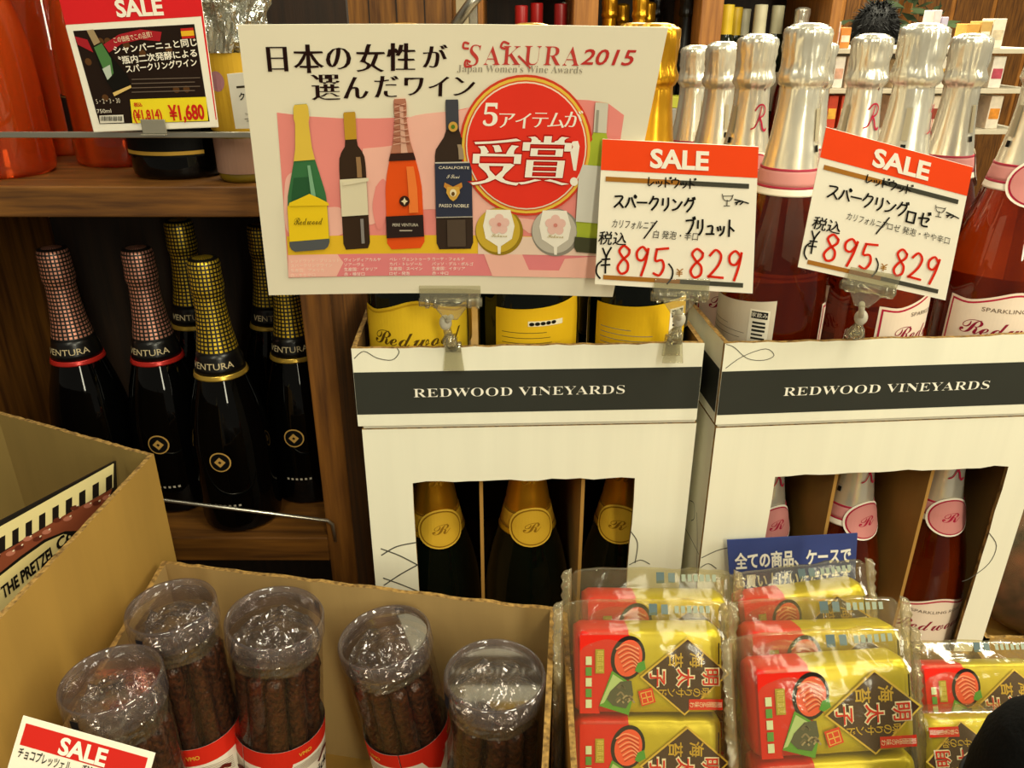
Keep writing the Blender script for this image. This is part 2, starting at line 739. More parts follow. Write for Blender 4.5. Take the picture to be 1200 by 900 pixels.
# ------------------------------------------------------------------ the wooden wine cabinet on the left
CF, CB = 0.70, 1.02           # front and back
SH1, SH2 = E - 0.130, E - 0.498
cab = thing('wine_cabinet', 'brown wooden wine cabinet with two bottle shelves behind the cartons', 'cabinet', (-0.40, 0.86, 0))
MB().box((-0.615, CF, 0), (-0.588, CB, E + 0.28)).build('side_panel', WOOD_Z, cab, True, bevel=0.0015)
MB().box((-0.1955, CF, 0), (-0.1675, CB, SH1 - 0.027)).build('side_panel', WOOD_Z, cab, True, bevel=0.0015)
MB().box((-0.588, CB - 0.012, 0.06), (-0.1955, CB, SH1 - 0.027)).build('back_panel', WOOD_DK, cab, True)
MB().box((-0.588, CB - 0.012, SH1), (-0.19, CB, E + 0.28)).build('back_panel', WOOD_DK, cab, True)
MB().box((-0.588, CF - 0.002, SH1 - 0.027), (-0.1675, CB, SH1)).build('shelf', WOOD_X, cab, True, bevel=0.0015)
MB().box((-0.588, CF, SH2 - 0.030), (-0.1955, CB - 0.012, SH2)).build('shelf', WOOD_X, cab, True, bevel=0.0015)
MB().box((-0.588, CF, 0.40), (-0.1955, CB - 0.012, 0.43)).build('shelf', WOOD_X, cab, True, bevel=0.0015)
r_ = MB()
zb = E - 0.087
r_.box((-0.588, CF - 0.004, zb - 0.0025), (-0.168, CF - 0.001, zb + 0.0025))
for x in (-0.575, -0.185):
    r_.box((x - 0.003, CF - 0.003, SH1 - 0.006), (x + 0.003, CF, zb + 0.0025))
r_.build('bottle_rail', STEEL, cab, True, bevel=0.0006)
r_ = MB()
a, b = P(120, 577, Y=CF - 0.006), P(384, 610, Y=CF - 0.006)
a0 = a + (a - b) * 0.6
r_.tube([Vector((-0.586, CF + 0.004, a0.z)), a0, a, b, b + Vector((0.004, 0.002, -0.006)), b + Vector((0.004, 0.006, -0.030))], 0.0019, segs=8)
r_.build('bottle_rail', STEEL, cab, True)

# ------------------------------------------------------------------ sparkling wine bottles
BH = 0.306
GLASS_PROF = [(0.0, 0.006), (0.028, 0.004), (0.038, 0.0), (0.0422, 0.003), (0.0435, 0.012), (0.0435, 0.085), (0.0428, 0.104),
              (0.0400, 0.126), (0.0350, 0.150), (0.0292, 0.170), (0.0242, 0.188), (0.0203, 0.207), (0.0170, 0.228),
              (0.0151, 0.248), (0.0142, 0.268), (0.0142, 0.285), (0.0, 0.286)]


def rad(z, prof=GLASS_PROF):
    for (r0, z0), (r1, z1) in zip(prof[2:], prof[3:]):
        if z0 <= z <= z1:
            t = (z - z0) / max(1e-9, z1 - z0)
            t = t * t * (3 - 2 * t) * 0.3 + t * 0.7
            return r0 + (r1 - r0) * t
    return prof[2][0]


def fine(prof, n=4):
    out = []
    for i in range(len(prof) - 1):
        for k in range(n):
            t = k / n
            out.append((prof[i][0] + (prof[i + 1][0] - prof[i][0]) * t, prof[i][1] + (prof[i + 1][1] - prof[i][1]) * t))
    return out + [prof[-1]]


def foil_mesh(z0, top=BH, bulge=True, seed=0, wr=0.0009):
    z = z0
    pr = []
    while z < 0.262:
        pr.append((rad(z) + 0.0007, z))
        z += 0.006
    pr += [(0.0150, 0.261), (0.0168, 0.263), (0.0184, 0.266), (0.0186, 0.2695), (0.0174, 0.2725), (0.0168, 0.276), (0.0169, 0.280), (0.0171, 0.284), (0.0174, 0.289),
           (0.0177, 0.294), (0.0179, 0.2985), (0.0172, 0.3015), (0.0152, 0.3030), (0.0138, 0.3030), (0.0130, 0.3045), (0.0075, 0.3058), (0.0, 0.306)] if bulge else \
          [(0.0150, 0.266), (0.0164, 0.269), (0.0166, 0.276), (0.0160, 0.285), (0.0160, 0.298), (0.0145, 0.3030), (0.008, 0.3046), (0.0, 0.305)]

    def fn(a, z, i):
        s = min(1, max(0, (z - 0.245) / 0.02)) if bulge else 0.15
        if z > 0.304:
            s *= 0.2
        q = Vector((math.cos(a) * 2.3, math.sin(a) * 2.3, z * 150 + seed))
        return s * wr * (mnoise.noise(q) * 1.5 + 1.0 * mnoise.noise(Vector((math.cos(a) * 7, math.sin(a) * 7, z * 260 + seed)))) + 0.10 * wr * math.sin(9 * a + seed) + 0.5 * s * wr * math.sin(17 * a + seed + 40 * z)
    return MB().lathe(pr, 56, 0, True, fn)


def wrap(off=0.0, ang=0.0, r0=0.0435):
    """lay a flat print (arc length in mm, height in mm) round the bottle; angle 0 faces the front (-y)"""
    def fn(u, v, w):
        z = v / 1000.0
        a = ang + (u / 1000.0) / r0
        r = rad(z) + 0.0006 + off + w
        return Vector((r * math.sin(a), -r * math.cos(a), z))
    return fn


def wrap_neck(ang=0.0, off=0.0):
    def fn(u, v, w):
        z = v / 1000.0
        r = rad(z) + 0.0012 + off + w
        a = ang + (u / 1000.0) / rad(0.20)
        return Vector((r * math.sin(a), -r * math.cos(a), z))
    return fn


def band(root, name, z0, z1, m, off=0.0012, segs=48):
    n = 4
    pr = [(rad(z0) - 0.0005, z0)] + [(rad(z0 + (z1 - z0) * i / n) + off, z0 + (z1 - z0) * i / n) for i in range(n + 1)] + [(rad(z1) - 0.0005, z1)]
    return MB().lathe(pr, segs, 0, True).build(name, m, root)


GLASS_BLACK = mat('black_glass', '#030303', rough=0.05, spec=0.32, var=0.02)
GLASS_GREEN = mat('dark_green_glass', '#060b06', rough=0.06, spec=0.35, var=0.02)
GLASS_RED = mat('rose_wine_glass', '#b4420e', rough=0.03, spec=0.45, col2='#6a1606', scale=26, stretch=(1, 1, 0.22), trans=0.8)  # dark streaks in the colour imitate light refracted by the wine
GLASS_ORANGE = mat('orange_rose_glass', '#ff6a28', rough=0.03, spec=0.5, col2='#b0340e', scale=55, stretch=(1, 1, 0.06), trans=0.75, detail=0)  # streaked colour stands in for light passing through the bottle
FOIL_SILVER = mat('silver_foil', '#e6e0ce', rough=0.24, metal=0.65, var=0.05, bump=0.12, bscale=90)
FOIL_GOLD = mat('gold_foil', '#d59a22', rough=0.3, metal=0.85, var=0.06, bump=0.15, bscale=60)
FOIL_YELLOW = mat('yellow_gold_foil', '#e0b52a', rough=0.3, metal=0.75, var=0.06, bump=0.25, bscale=60)
FOIL_PINKGRID = grid_foil('pink_grid_foil', '#f0ac92')
FOIL_GOLDGRID = grid_foil('gold_grid_foil', '#f4cf3a')
PAPER_PINK = mat('pink_collar_paper', '#cc8884', rough=0.5, var=0.05)
PAPER_WHITE = mat('white_label_paper', '#efe6d4', rough=0.5, var=0.03)
PAPER_CRIMSON = mat('crimson_edge', '#a81f3c', rough=0.45, var=0.03)
PAPER_YELLOW = mat('yellow_label_paper', '#e8bd1e', rough=0.45, var=0.03)
PAPER_GOLD = mat('gold_collar_paper', '#c99a2a', rough=0.4, var=0.05, metal=0.3)
PAPER_BLACK = mat('black_band', '#0b0a0a', rough=0.3)
RED_RING = mat('red_ring', '#b0231c', rough=0.3, metal=0.3)
GOLD_RING = mat('gold_ring', '#c9a545', rough=0.3, metal=0.7)


def front_label(root, col, border, textcol, ang=0.0, sub=None, w=106, zs=94, zt=103, z0=20, base=None):
    """arched front label with a double border and a script name"""
    p = Print(False)

    def outline(ins):
        pts = [(-w / 2 + ins, z0 + ins), (w / 2 - ins, z0 + ins), (w / 2 - ins, zs - ins)]
        for i in range(0, 25):
            t = i / 24
            u = (w / 2 - ins) * (1 - 2 * t)
            k = math.exp(-(u / (w * 0.20)) ** 2)
            d = 2.2 * math.exp(-((abs(u) - w * 0.36) / (w * 0.09)) ** 2)
            pts.append((u, zs - ins + (zt - zs) * k - d * 0.8))
        return pts
    p.poly(outline(0), col, 0)
    p.poly(outline(2.0), border, 1)
    p.poly(outline(3.6), col, 2)
    if sub:
        p.text(sub, 0, 85, 5, '#6d5a48', 3, 'c', width=52)
    p.text('𝓡𝓮𝓭𝔀𝓸𝓸𝓭', 0, 64, 20, textcol, 3, 'c', width=78)
    return p.build('front_label', root, wrap(0, ang), False, 3, 6)


def back_label(root, col, ang=math.pi, w=74, flip=False, z0=25, zt=94, tab='#14120e'):
    p = Print(False)
    pts = [(-w / 2, z0), (w / 2, z0), (w / 2, zt + 7)]
    for i in range(1, 12):
        t = i / 12
        pts.append((w / 2 - w * t, zt + 7 * (1 - t) ** 2))
    pts.append((-w / 2, zt))
    p.poly(pts, col, 0)
    rr = random.Random(5)
    if tab:
        p.rect(w / 2 - 20, 50, w / 2 - 4, 92, '#f3ecd9', 1)
        p.rect(w / 2 - 18.5, 84.5, w / 2 - 5.5, 90.5, tab, 2)
        p.text('家飲み', w / 2 - 12, 86, 4.4, '#f3ecd9', 3, 'c')
        for i in range(9):
            p.rect(w / 2 - 17, 80 - i * 3.4, w / 2 - 7 + rr.uniform(-1, 1), 81.2 - i * 3.4 + rr.uniform(0, .8), '#2d2c26', 2)
    else:
        p.rect(-12, 80, 18, 84.5, '#efe6c4', 1)
        for i in range(5):
            p.ell(-9 + i * 4.6, 82 + i * .15, 2.2, 1.6, '#1a160a', 2, 10)
    x1 = w / 2 - (23 if tab else 8)
    for i in range(10):
        y = 74 - i * 4.6
        p.rect(-w / 2 + 6, y, min(x1, -w / 2 + 6 + rr.uniform(20, 48)), y + 0.55, '#6d5a22' if tab is None else '#8d8474', 1)
    return p.build('back_label', root, wrap(0, ang), False, 3, 6)


def collar_medallion(root, ang, face, rim, ring, letter='R', off=0.0004, z=188.5, r=17.5):
    p = Print(False)
    p.ell(0, z, r * 1.10, r * 1.10, rim, 0)
    p.ell(0, z, r, r, ring, 1)
    p.ell(0, z, r * 0.93, r * 0.93, face, 2)
    p.text('𝓡', 0, z - 5, 15, ring, 3, 'c')
    return p.build('medallion', root, wrap_neck(ang, off + 0.0006), False, 2.5, 5)


PROTO = {}


def bottle(kind, name, label, group, loc, rotz=0.0, tilt=(0, 0), scale=1.0, cat='bottle'):
    """each kind is modelled once; later ones are copies of the thing and its parts"""
    if kind in PROTO:
        root = copy_tree(PROTO[kind])
    else:
        root = thing(name, label, cat)
        PROTO[kind] = root
        BOTTLE_KINDS[kind](root)
    root.name = name
    root.location = loc
    root.rotation_euler = (tilt[0], tilt[1], rotz)
    root.scale = (scale, scale, scale)
    tag(root, label, cat, group)
    return root


def glass(root, m):
    MB().lathe(fine(GLASS_PROF, 3), 48, 0, True).build('glass_body', m, root)


def k_silver(root, lab=True, med=True):
    glass(root, GLASS_RED)
    fo = foil_mesh(0.187, seed=3).build('foil_capsule', FOIL_SILVER, root)
    p = Print(False)
    for l, w in (([(-8, -9), (-4, -7), (-1, -1), (1, 5), (2, 10)], 1.3), ([(-5, 7), (-1, 11), (4, 11.5), (7.5, 8), (5.5, 3), (0.5, 0.5)], 1.5),
                 ([(0.5, 0.5), (3, -3), (4.5, -8), (7, -10.5), (10, -9)], 2.0)):
        p.stroke([(x_, 236 + y_) for x_, y_ in l], w, '#a51c3a', 1)
    p.build('monogram', fo, wrap_neck(0, 0.0002), False, 2, 5)
    p = Print(False)
    p.rect(-2, 214, 2, 219, '#17140f', 1)
    p.rect(-2.6, 222, 2.6, 246, '#a59a80', 1)
    p.build('seal_strip', fo, wrap_neck(-1.35, 0.0002), False, 2, 5)
    cb = band(root, 'collar_band', 0.1875, 0.2010, PAPER_PINK)
    band(cb, 'collar_edge', 0.1998, 0.2015, PAPER_CRIMSON, 0.0014)
    band(cb, 'collar_edge', 0.1865, 0.1882, PAPER_CRIMSON, 0.0014)
    band(cb, 'collar_trim', 0.1810, 0.1865, PAPER_WHITE)
    if med:
        collar_medallion(root, 0.0, '#cb8580', '#efe6d4', '#a81f3c')
    if lab:
        front_label(root, '#ecd9c4', '#b3243e', '#8f1f36', 0.0, 'SPARKLING ROSÉ')
        back_label(root, '#d9cdb8', math.pi)


def k_gold(root):
    glass(root, GLASS_GREEN)
    fo = foil_mesh(0.187, seed=8).build('foil_capsule', FOIL_GOLD, root)
    p = Print(False)
    p.text('𝓡', 0, 231, 22, '#a8761a', 1, 'c')
    p.build('monogram', fo, wrap_neck(0, 0.0002), False, 2, 5)
    cb = band(root, 'collar_band', 0.1830, 0.2000, PAPER_GOLD)
    band(cb, 'collar_edge', 0.1990, 0.2010, mat('ochre_edge', '#7d5510', rough=0.4), 0.0014)
    band(cb, 'collar_edge', 0.1825, 0.1842, mat('ochre_edge', '#7d5510', rough=0.4), 0.0014)
    band(cb, 'collar_trim', 0.1775, 0.1830, FOIL_YELLOW)
    collar_medallion(root, 0.0, '#cda22e', '#d8ae3a', '#8a6212')
    front_label(root, '#e8c02a', '#c89d1c', '#5a4210', 0.0)
    back_label(root, '#e6b91e', math.pi, 80, tab=None)


def k_gold_tab(root):
    glass(root, GLASS_GREEN)
    foil_mesh(0.187, seed=8).build('foil_capsule', FOIL_GOLD, root)
    band(root, 'collar_band', 0.1830, 0.2000, PAPER_GOLD)
    back_label(root, '#e6b91e', 0.0, 86)


def k_grid(foil, ring):
    def go(root):
        glass(root, GLASS_BLACK)
        foil_mesh(0.205, bulge=False, seed=4).build('foil_capsule', foil, root)
        bd = band(root, 'neck_band', 0.1840, 0.2060, PAPER_BLACK)
        p = Print(False)
        for k in range(2):
            p.text('VENTURA', k * 66.0, 191.0, 9.5, '#c4b38c', 1, 'c', sx=1.0, res=2)
        p.build('lettering', bd, wrap_neck(-0.05, 0.0003), False, 2.5, 6)
        band(root, 'neck_ring', 0.1790, 0.1840, ring, 0.0018)
        p = Print(False)
        gold = '#b08a48'
        p.ell(0, 92, 11.5, 11.5, gold, 0)
        p.ell(0, 92, 10.0, 10.0, '#0a0908', 1)
        p.poly([(0, 98), (6, 92), (0, 86), (-6, 92)], gold, 2)
        p.poly([(0, 94), (2, 92), (0, 90), (-2, 92)], '#2a1d0c', 3)
        p.build('front_emblem', root, wrap(0, 0), False, 3, 6)
        p = Print(False)
        for k in range(6):
            p.rect(-14 + k * 5.2, 36, -11.4 + k * 5.2, 38.6, '#a8a090', 1)
        p.build('front_lettering', root, wrap(0, 0), False, 3, 6)
    return go


def k_orange(root):
    glass(root, GLASS_ORANGE)
    foil_mesh(0.187, seed=5).build('foil_capsule', mat('bronze_foil', '#7a4a2a', rough=0.3, metal=0.8), root)
    p = Print(False)
    p.rect(-26, 26, 26, 62, '#191312', 0)
    p.rect(-26, 60.5, 26, 61.2, '#8a6a3a', 1)
    p.build('front_label', root, wrap(0, 0), False, 3, 6)


def k_black(root):
    glass(root, GLASS_BLACK)
    foil_mesh(0.187, seed=6).build('foil_capsule', PAPER_BLACK, root)
    p = Print(False)
    p.rect(-52, 20, 28, 84, '#0c0b0a', 0)
    p.rect(-52, 22, 28, 25.2, '#b8913c', 1)
    p.rect(-52, 81, 28, 83, '#a9853a', 1)
    p.build('front_label', root, wrap(0, 0), False, 3, 6)


BOTTLE_KINDS = {'silver': k_silver, 'gold': k_gold, 'gold_tab': k_gold_tab,
                'pinkgrid': k_grid(FOIL_PINKGRID, RED_RING), 'goldgrid': k_grid(FOIL_GOLDGRID, GOLD_RING),
                'orange': k_orange, 'black': k_black}

# cabinet, lower shelf
z = SH2 + 0.0002
ZS = 0.957
gr = 'black sparkling bottles on the lower cabinet shelf'
bottle('pinkgrid', 'sparkling_wine_bottle', 'black bottle with pink grid foil nearest the cabinet side wall', gr, (-0.463, 0.785, z), 0.12, scale=ZS)
bottle('pinkgrid', 'sparkling_wine_bottle', 'black bottle with pink grid foil next to the gold grid ones', gr, (-0.378, 0.785, z), 0.05, scale=ZS)
bottle('goldgrid', 'sparkling_wine_bottle', 'black bottle with gold grid foil standing in front on the lower shelf', gr, (-0.298, 0.748, z), 0.0, scale=ZS)
bottle('goldgrid', 'sparkling_wine_bottle', 'black bottle with gold grid foil touching the cabinet post', gr, (-0.2365, 0.802, z), 0.0, scale=ZS * 0.98)
bottle('goldgrid', 'sparkling_wine_bottle', 'gold grid bottle leaning in the gap between the two front gold ones', gr, (-0.283, 0.889, z), 0.3, scale=ZS)
bottle('goldgrid', 'sparkling_wine_bottle', 'gold grid bottle hidden behind the front gold one, only its cap showing', gr, (-0.372, 0.882, z), 0.2, scale=ZS * 1.02)
# cabinet, upper shelf
z = SH1 + 0.0002
gr = 'bottles behind the rail of the upper cabinet shelf'
bottle('orange', 'rose_wine_bottle', 'orange rosé bottle at the outer end of the upper shelf', gr, (-0.478, 0.765, z), -0.32, scale=1.06)
bottle('orange', 'rose_wine_bottle', 'orange rosé bottle half hidden by the dark sale card', gr, (-0.392, 0.832, z), -1.25, scale=1.06)
bottle('orange', 'rose_wine_bottle', 'orange rosé bottle standing in the row behind on the upper shelf', gr, (-0.482, 0.905, z), 2.6, scale=1.06)
bottle('black', 'sparkling_wine_bottle', 'black bottle with gold label bands right behind the dark sale card', gr, (-0.309, 0.765, z), 0.2)

# ------------------------------------------------------------------ printed white wine cartons (lower box with a torn window, upper tray)


def carton_panel(g, x0, x1, z0, z1, O, U, Nrm, hole=None, t=0.004, jit=0.0):
    """upright board: u along U from O, v up; front faces -Nrm"""
    rr = random.Random(int(x0 * 1000 + z1 * 977))
    def fn(u, v, w):
        return O + U * u + Vector((0, 0, v)) + Nrm * w
    out = [(x0, z0), (x1, z0), (x1, z1)]
    if jit:
        n = 26
        for i in range(1, n):
            out.append((x1 + (x0 - x1) * i / n, z1 + rr.uniform(-jit, jit)))
    out.append((x0, z1))
    g.slab(out, t, fn, (0, 1, 2), [hole] if hole else [])


def torn(x0, x1, z0, z1, rr, j=0.0012):
    pts = []
    n = 16
    for i in range(n + 1):
        pts.append((x0 + (x1 - x0) * i / n, z1 + rr.uniform(-j, j)))
    for i in range(1, 9):
        pts.append((x1 + rr.uniform(-j, j) * .5, z1 + (z0 - z1) * i / 9))
    pts.append((x1, z0)); pts.append((x0, z0))
    for i in range(1, 9):
        pts.append((x0 + rr.uniform(-j, j) * .5, z0 + (z1 - z0) * i / 9))
    return pts


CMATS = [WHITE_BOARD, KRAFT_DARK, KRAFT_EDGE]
DARK_BAND = '#34352f'
SCRIB = '#56544c'


def carton(name, label, loc, rotz, W, Dp, Hh, group, window=None, cover=True):
    root = thing(name, label, 'carton', loc, rotz, group)
    X, Y_ = Vector((1, 0, 0)), Vector((0, 1, 0))
    rr = random.Random(11 + int(loc[0] * 100))
    t = 0.004
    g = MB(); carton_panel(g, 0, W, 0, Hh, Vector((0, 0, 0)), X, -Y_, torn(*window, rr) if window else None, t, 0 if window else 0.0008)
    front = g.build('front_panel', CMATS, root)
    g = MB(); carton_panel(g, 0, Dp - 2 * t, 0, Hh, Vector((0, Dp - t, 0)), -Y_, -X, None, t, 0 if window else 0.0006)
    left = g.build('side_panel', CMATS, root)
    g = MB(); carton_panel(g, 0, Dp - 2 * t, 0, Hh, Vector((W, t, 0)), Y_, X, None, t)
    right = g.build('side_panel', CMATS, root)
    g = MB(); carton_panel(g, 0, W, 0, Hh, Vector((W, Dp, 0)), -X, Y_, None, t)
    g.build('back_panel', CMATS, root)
    MB().box((t, t, 0), (W - t, Dp - t, 0.003)).build('base_panel', KRAFT, root)
    if cover:
        MB().box((0.001, 0.001, Hh + 0.0002), (W - 0.001, Dp / 2 - 0.001, Hh + 0.0040)).build('top_flap', CMATS[0], root, bevel=0.0008)
        MB().box((0.001, Dp / 2, Hh + 0.0002), (W - 0.001, Dp - 0.001, Hh + 0.0040)).build('top_flap', CMATS[0], root, bevel=0.0008)
    return root, front, left, right


def front_fn(u, v, w):
    return Vector((u / 1000.0, -w, v / 1000.0))


def left_fn(D):
    return lambda u, v, w: Vector((-w, D - u / 1000.0, v / 1000.0))


def right_fn(W):
    return lambda u, v, w: Vector((W + w, u / 1000.0, v / 1000.0))


def tray_print(front, left, right, W, D, z0, z1, tx, tw):
    p = Print(False)
    p.rect(0.2, z0, W * 1000 - 0.2, z1, DARK_BAND, 0)
    p.text('𝐑𝐄𝐃𝐖𝐎𝐎𝐃 𝐕𝐈𝐍𝐄𝐘𝐀𝐑𝐃𝐒', tx, (z0 + z1) / 2 - 4.0, 11.3, '#f2ecdc', 1, 'l', bold=-0.018, by=-0.006, width=tw)
    p.build('printed_band', front, front_fn, False)
    for o, f in ((left, left_fn(D)), (right, right_fn(W))):
        p = Print(False)
        p.rect(0.2, z0, D * 1000 - 5, z1, DARK_BAND, 0)
        p.build('printed_band', o, f, False)


def scribble(o, fn, lines, w=0.9):
    p = Print(False)
    for l in lines:
        p.stroke(l, w, SCRIB, 0)
    p.build('printed_swirl', o, fn, False)


gr_box = 'white printed wine cartons with a torn window'
gr_tray = 'white trays with a dark printed band'
WL, DL = 0.286, 0.330
ZT = TBL + 0.3155 + 0.0042           # top of the lower cartons
AL = math.radians(2.4)
CL = Vector((-0.127, 0.597, 0))


def onL(x, y, z=0.0):
    c, s = math.cos(AL), math.sin(AL)
    return (CL.x + x * c - y * s, CL.y + x * s + y * c, z)


boxL, fL, lL, rL = carton('wine_carton', 'white carton with a torn window showing gold collared bottles', (CL.x, CL.y, TBL), AL, WL, DL, 0.3155, gr_box,
                          (0.040, 0.236, 0.045, 0.2625))
trayL, tfL, tlL, trL = carton('wine_tray', 'white tray with dark band holding the yellow labelled bottles', (CL.x - 0.0025, CL.y - 0.002, ZT), AL, WL + 0.0015, DL, 0.0705, gr_tray, None, False)
tray_print(tfL, tlL, trL, WL + 0.0015, DL, 11, 49.5, 48, 176)
scribble(fL, front_fn, [[(8, 186), (22, 195), (40, 199)], [(8, 193), (24, 185), (40, 174)], [(8, 152), (24, 164), (40, 174)], [(8, 160), (24, 152), (40, 143)]], 1.3)
scribble(fL, front_fn, [[(236, 205), (243, 192), (242, 170)], [(237, 168), (247, 173), (256, 168)]])
scribble(tfL, front_fn, [[(2, 62), (10, 68), (20, 62), (32, 60), (38, 66), (37, 70)]], 0.7)

WR, DR = 0.302, 0.375
AR = math.radians(4.5)
CR = Vector((0.1735, 0.600, 0))
boxR, fR, lR, rR = carton('wine_carton', 'white carton with a torn window showing pink collared bottles', (CR.x, CR.y, TBL), AR, WR, DR, 0.3155, gr_box,
                          (0.0585, 0.2745, 0.045, 0.2655))
trayR, tfR, tlR, trR = carton('wine_tray', 'white tray with dark band holding the silver capped rosé bottles', (CR.x - 0.0015, CR.y - 0.002, ZT), AR, WR + 0.003, DR, 0.0735, gr_tray, None, False)
tray_print(tfR, tlR, trR, WR + 0.003, DR, 9, 49.0, 55, 180)
scribble(tfR, front_fn, [[(3, 52), (16, 62), (34, 68), (42, 62), (34, 58), (20, 60), (8, 70), (1, 73)]], 0.6)
scribble(lR, left_fn(DR), [[(330, 214), (342, 218), (347, 206), (340, 198)], [(300, 176), (340, 180), (370, 181)], [(352, 215), (362, 190), (372, 150)]], 0.8)
scribble(fR, front_fn, [[(1, 181), (20, 190), (56, 194)], [(1, 170), (8, 174), (16, 168)]], 0.9)
scribble(fR, front_fn, [[(275, 193), (286, 178), (284, 158), (270, 142), (262, 138)]], 0.8)

# kraft dividers and bottles in the lower cartons
LCOL = (-0.072, 0.0175, 0.112)
RLOC = (0.0755, 0.1645, 0.2565)


def onR(x, y, z=0.0):
    c, s = math.cos(AR), math.sin(AR)
    return (CR.x + x * c - y * s, CR.y + x * s + y * c, z)


DIV = kraft('divider_board', '#a87c38')
for x, l in ((0.0998, 'kraft divider between the first two gold collared bottles'), (0.1915, 'kraft divider before the half hidden gold collared bottle')):
    d = tag(MB().box((-0.0016, 0.0, 0.0), (0.0016, 0.30, 0.285)).build('carton_divider', DIV), l, 'divider', 'kraft dividers inside the wine cartons')
    d.location = onL(x, 0.009, TBL + 0.0034)
    d.rotation_euler = (0, 0, AL)
for x, l in ((0.1200, 'kraft divider beside the middle pink collared bottle'), (0.2105, 'kraft divider between the two fully visible pink collars')):
    d = tag(MB().box((-0.0016, 0.0, 0.0), (0.0016, 0.30, 0.285)).build('carton_divider', DIV), l, 'divider', 'kraft dividers inside the wine cartons')
    d.location = onR(x, 0.009, TBL + 0.0034)
    d.rotation_euler = (0, 0, AR)
zb = TBL + 0.0034
gr = 'bottles inside the lower wine cartons'
for x, a, l in zip(LCOL, (0.25, 0.12, -0.35), ('gold collared bottle at the window edge by the cabinet post', 'gold collared bottle in the middle of the carton window', 'gold collared bottle cut off by the far window edge')):
    bottle('gold', 'sparkling_wine_bottle', l, gr, onL(x + 0.127, 0.056, zb), AL + a)
for x, a, l in zip(RLOC, (0.3, 0.28, 0.0), ('rosé bottle half hidden by the white carton window edge', 'rosé bottle with pink collar above the blue sign', 'rosé bottle with pink collar and round seal nearest the carton corner')):
    q = onR(x, 0.056, zb)
    bottle('silver', 'rose_sparkling_bottle', l, gr, q, AR + a)

# bottles standing in the trays
zt = ZT + 0.0034
gr = 'yellow labelled sparkling bottles in the tray'
TLX = (-0.079, 0.0165, 0.112)
bottle('gold', 'sparkling_wine_bottle', 'bottle with a yellow script label behind the clear poster clip', gr, onL(TLX[0] + 0.127, 0.052, zt), 0.10)
bottle('gold', 'sparkling_wine_bottle', 'bottle with a yellow back label in the middle of the tray', gr, onL(TLX[1] + 0.127, 0.052, zt), math.pi + 0.25)
bottle('gold_tab', 'sparkling_wine_bottle', 'bottle with a yellow back label and barcode by the sale card clip', gr, onL(TLX[2] + 0.127, 0.052, zt), -0.05)
bottle('gold', 'sparkling_wine_bottle', 'gold capped bottle in the second row behind the poster edge', gr, onL(0.241, 0.146, zt), 0.6)
bottle('gold', 'sparkling_wine_bottle', 'gold capped bottle in the second row behind the yellow script label', gr, onL(0.050, 0.146, zt), 0.9, scale=0.97)
bottle('gold', 'sparkling_wine_bottle', 'gold capped bottle in the second row behind the middle back label', gr, onL(0.1455, 0.146, zt), 0.9, scale=0.97)
gr = 'silver capped rosé bottles in the tray'
ROWS = [
    (0.0545, 0.052, 2.0, 'silver capped rosé bottle between the two handwritten sale cards'),
    (0.1455, 0.052, 0.85, 'silver capped rosé bottle directly behind the tilted sale card'),
    (0.2535, 0.052, -0.12, 'silver capped rosé bottle with a round pink seal beside the tilted sale card'),
    (0.050, 0.143, 0.15, 'silver capped bottle with a crimson monogram rising above the straight sale card'),
    (0.1525, 0.143, 0.15, 'silver capped bottle with a crimson monogram above the tilted sale card'),
    (0.243, 0.143, 1.7, 'plain silver capped bottle in the second row by the tilted card corner'),
    (0.050, 0.233, 1.6, 'silver capped bottle in the third row with a black strip mark'),
    (0.146, 0.233, 1.4, 'silver capped bottle in the third row before the person\'s hair'),
    (0.050, 0.323, 1.9, 'silver capped bottle at the back row end beside the poster'),
]
for x, y, a, l in ROWS:
    k = {0.052: 1.0, 0.143: 0.972, 0.233: 0.946, 0.323: 0.928}[y]
    bottle('silver', 'rose_sparkling_bottle', l, gr, onR(x, y, zt), AR + a, scale=k)

# ------------------------------------------------------------------ the award poster
PAPER = mat('poster_paper', '#ece4cc', rough=0.5, var=0.015, scale=20, spec=0.25)
px4 = [(280, 27), (782, 30), (718, 348), (315, 346)]
pl = (P(315, 346, Y=0.573), P(718, 348, Y=0.573), P(280, 27, Y=0.525))
PC = Card(px4, pl, 1000.0, 707.0, bend=lambda s, t: -0.004 * math.sin(math.pi * s) + 0.004 * (1 - t) ** 2)
poster = thing('award_poster', 'large cream award poster with pictured wine bottles and a red circle', 'poster', tuple((PC.corners[2] + PC.corners[3]) / 2))
PC.sheet('sheet', poster, PAPER, nx=14, ny=10)
H = PC.to_card
KX = 1000 / 452.0            # card units for one picture unit, roughly


def hp(pts):
    return [H(*q) for q in pts]


def pell(p, cx, cy, rx, ry, col, layer, n=44):
    p.poly(hp([(cx + rx * math.cos(2 * math.pi * k / n), cy + ry * math.sin(2 * math.pi * k / n)) for k in range(n)]), col, layer)


def ptext(p, s, x, y, px, col, layer=6, align='c', **kw):
    """text centred on a measured spot; px = letter height in picture units"""
    (u, v), (u2, v2) = H(x, y), H(x, y + 1)
    k = abs(v2 - v)
    p.text(s, u, v, px * k, col, layer, align, center=True, **kw)


p = Print()
PINK, PINK2, PINK3 = '#ee9088', '#f6bcac', '#f0c9b4'


def blob(pts):
    q = smooth_line(list(pts) + [pts[0]], 6)
    return hp([(a.x, a.y) for a in q[:-1]])


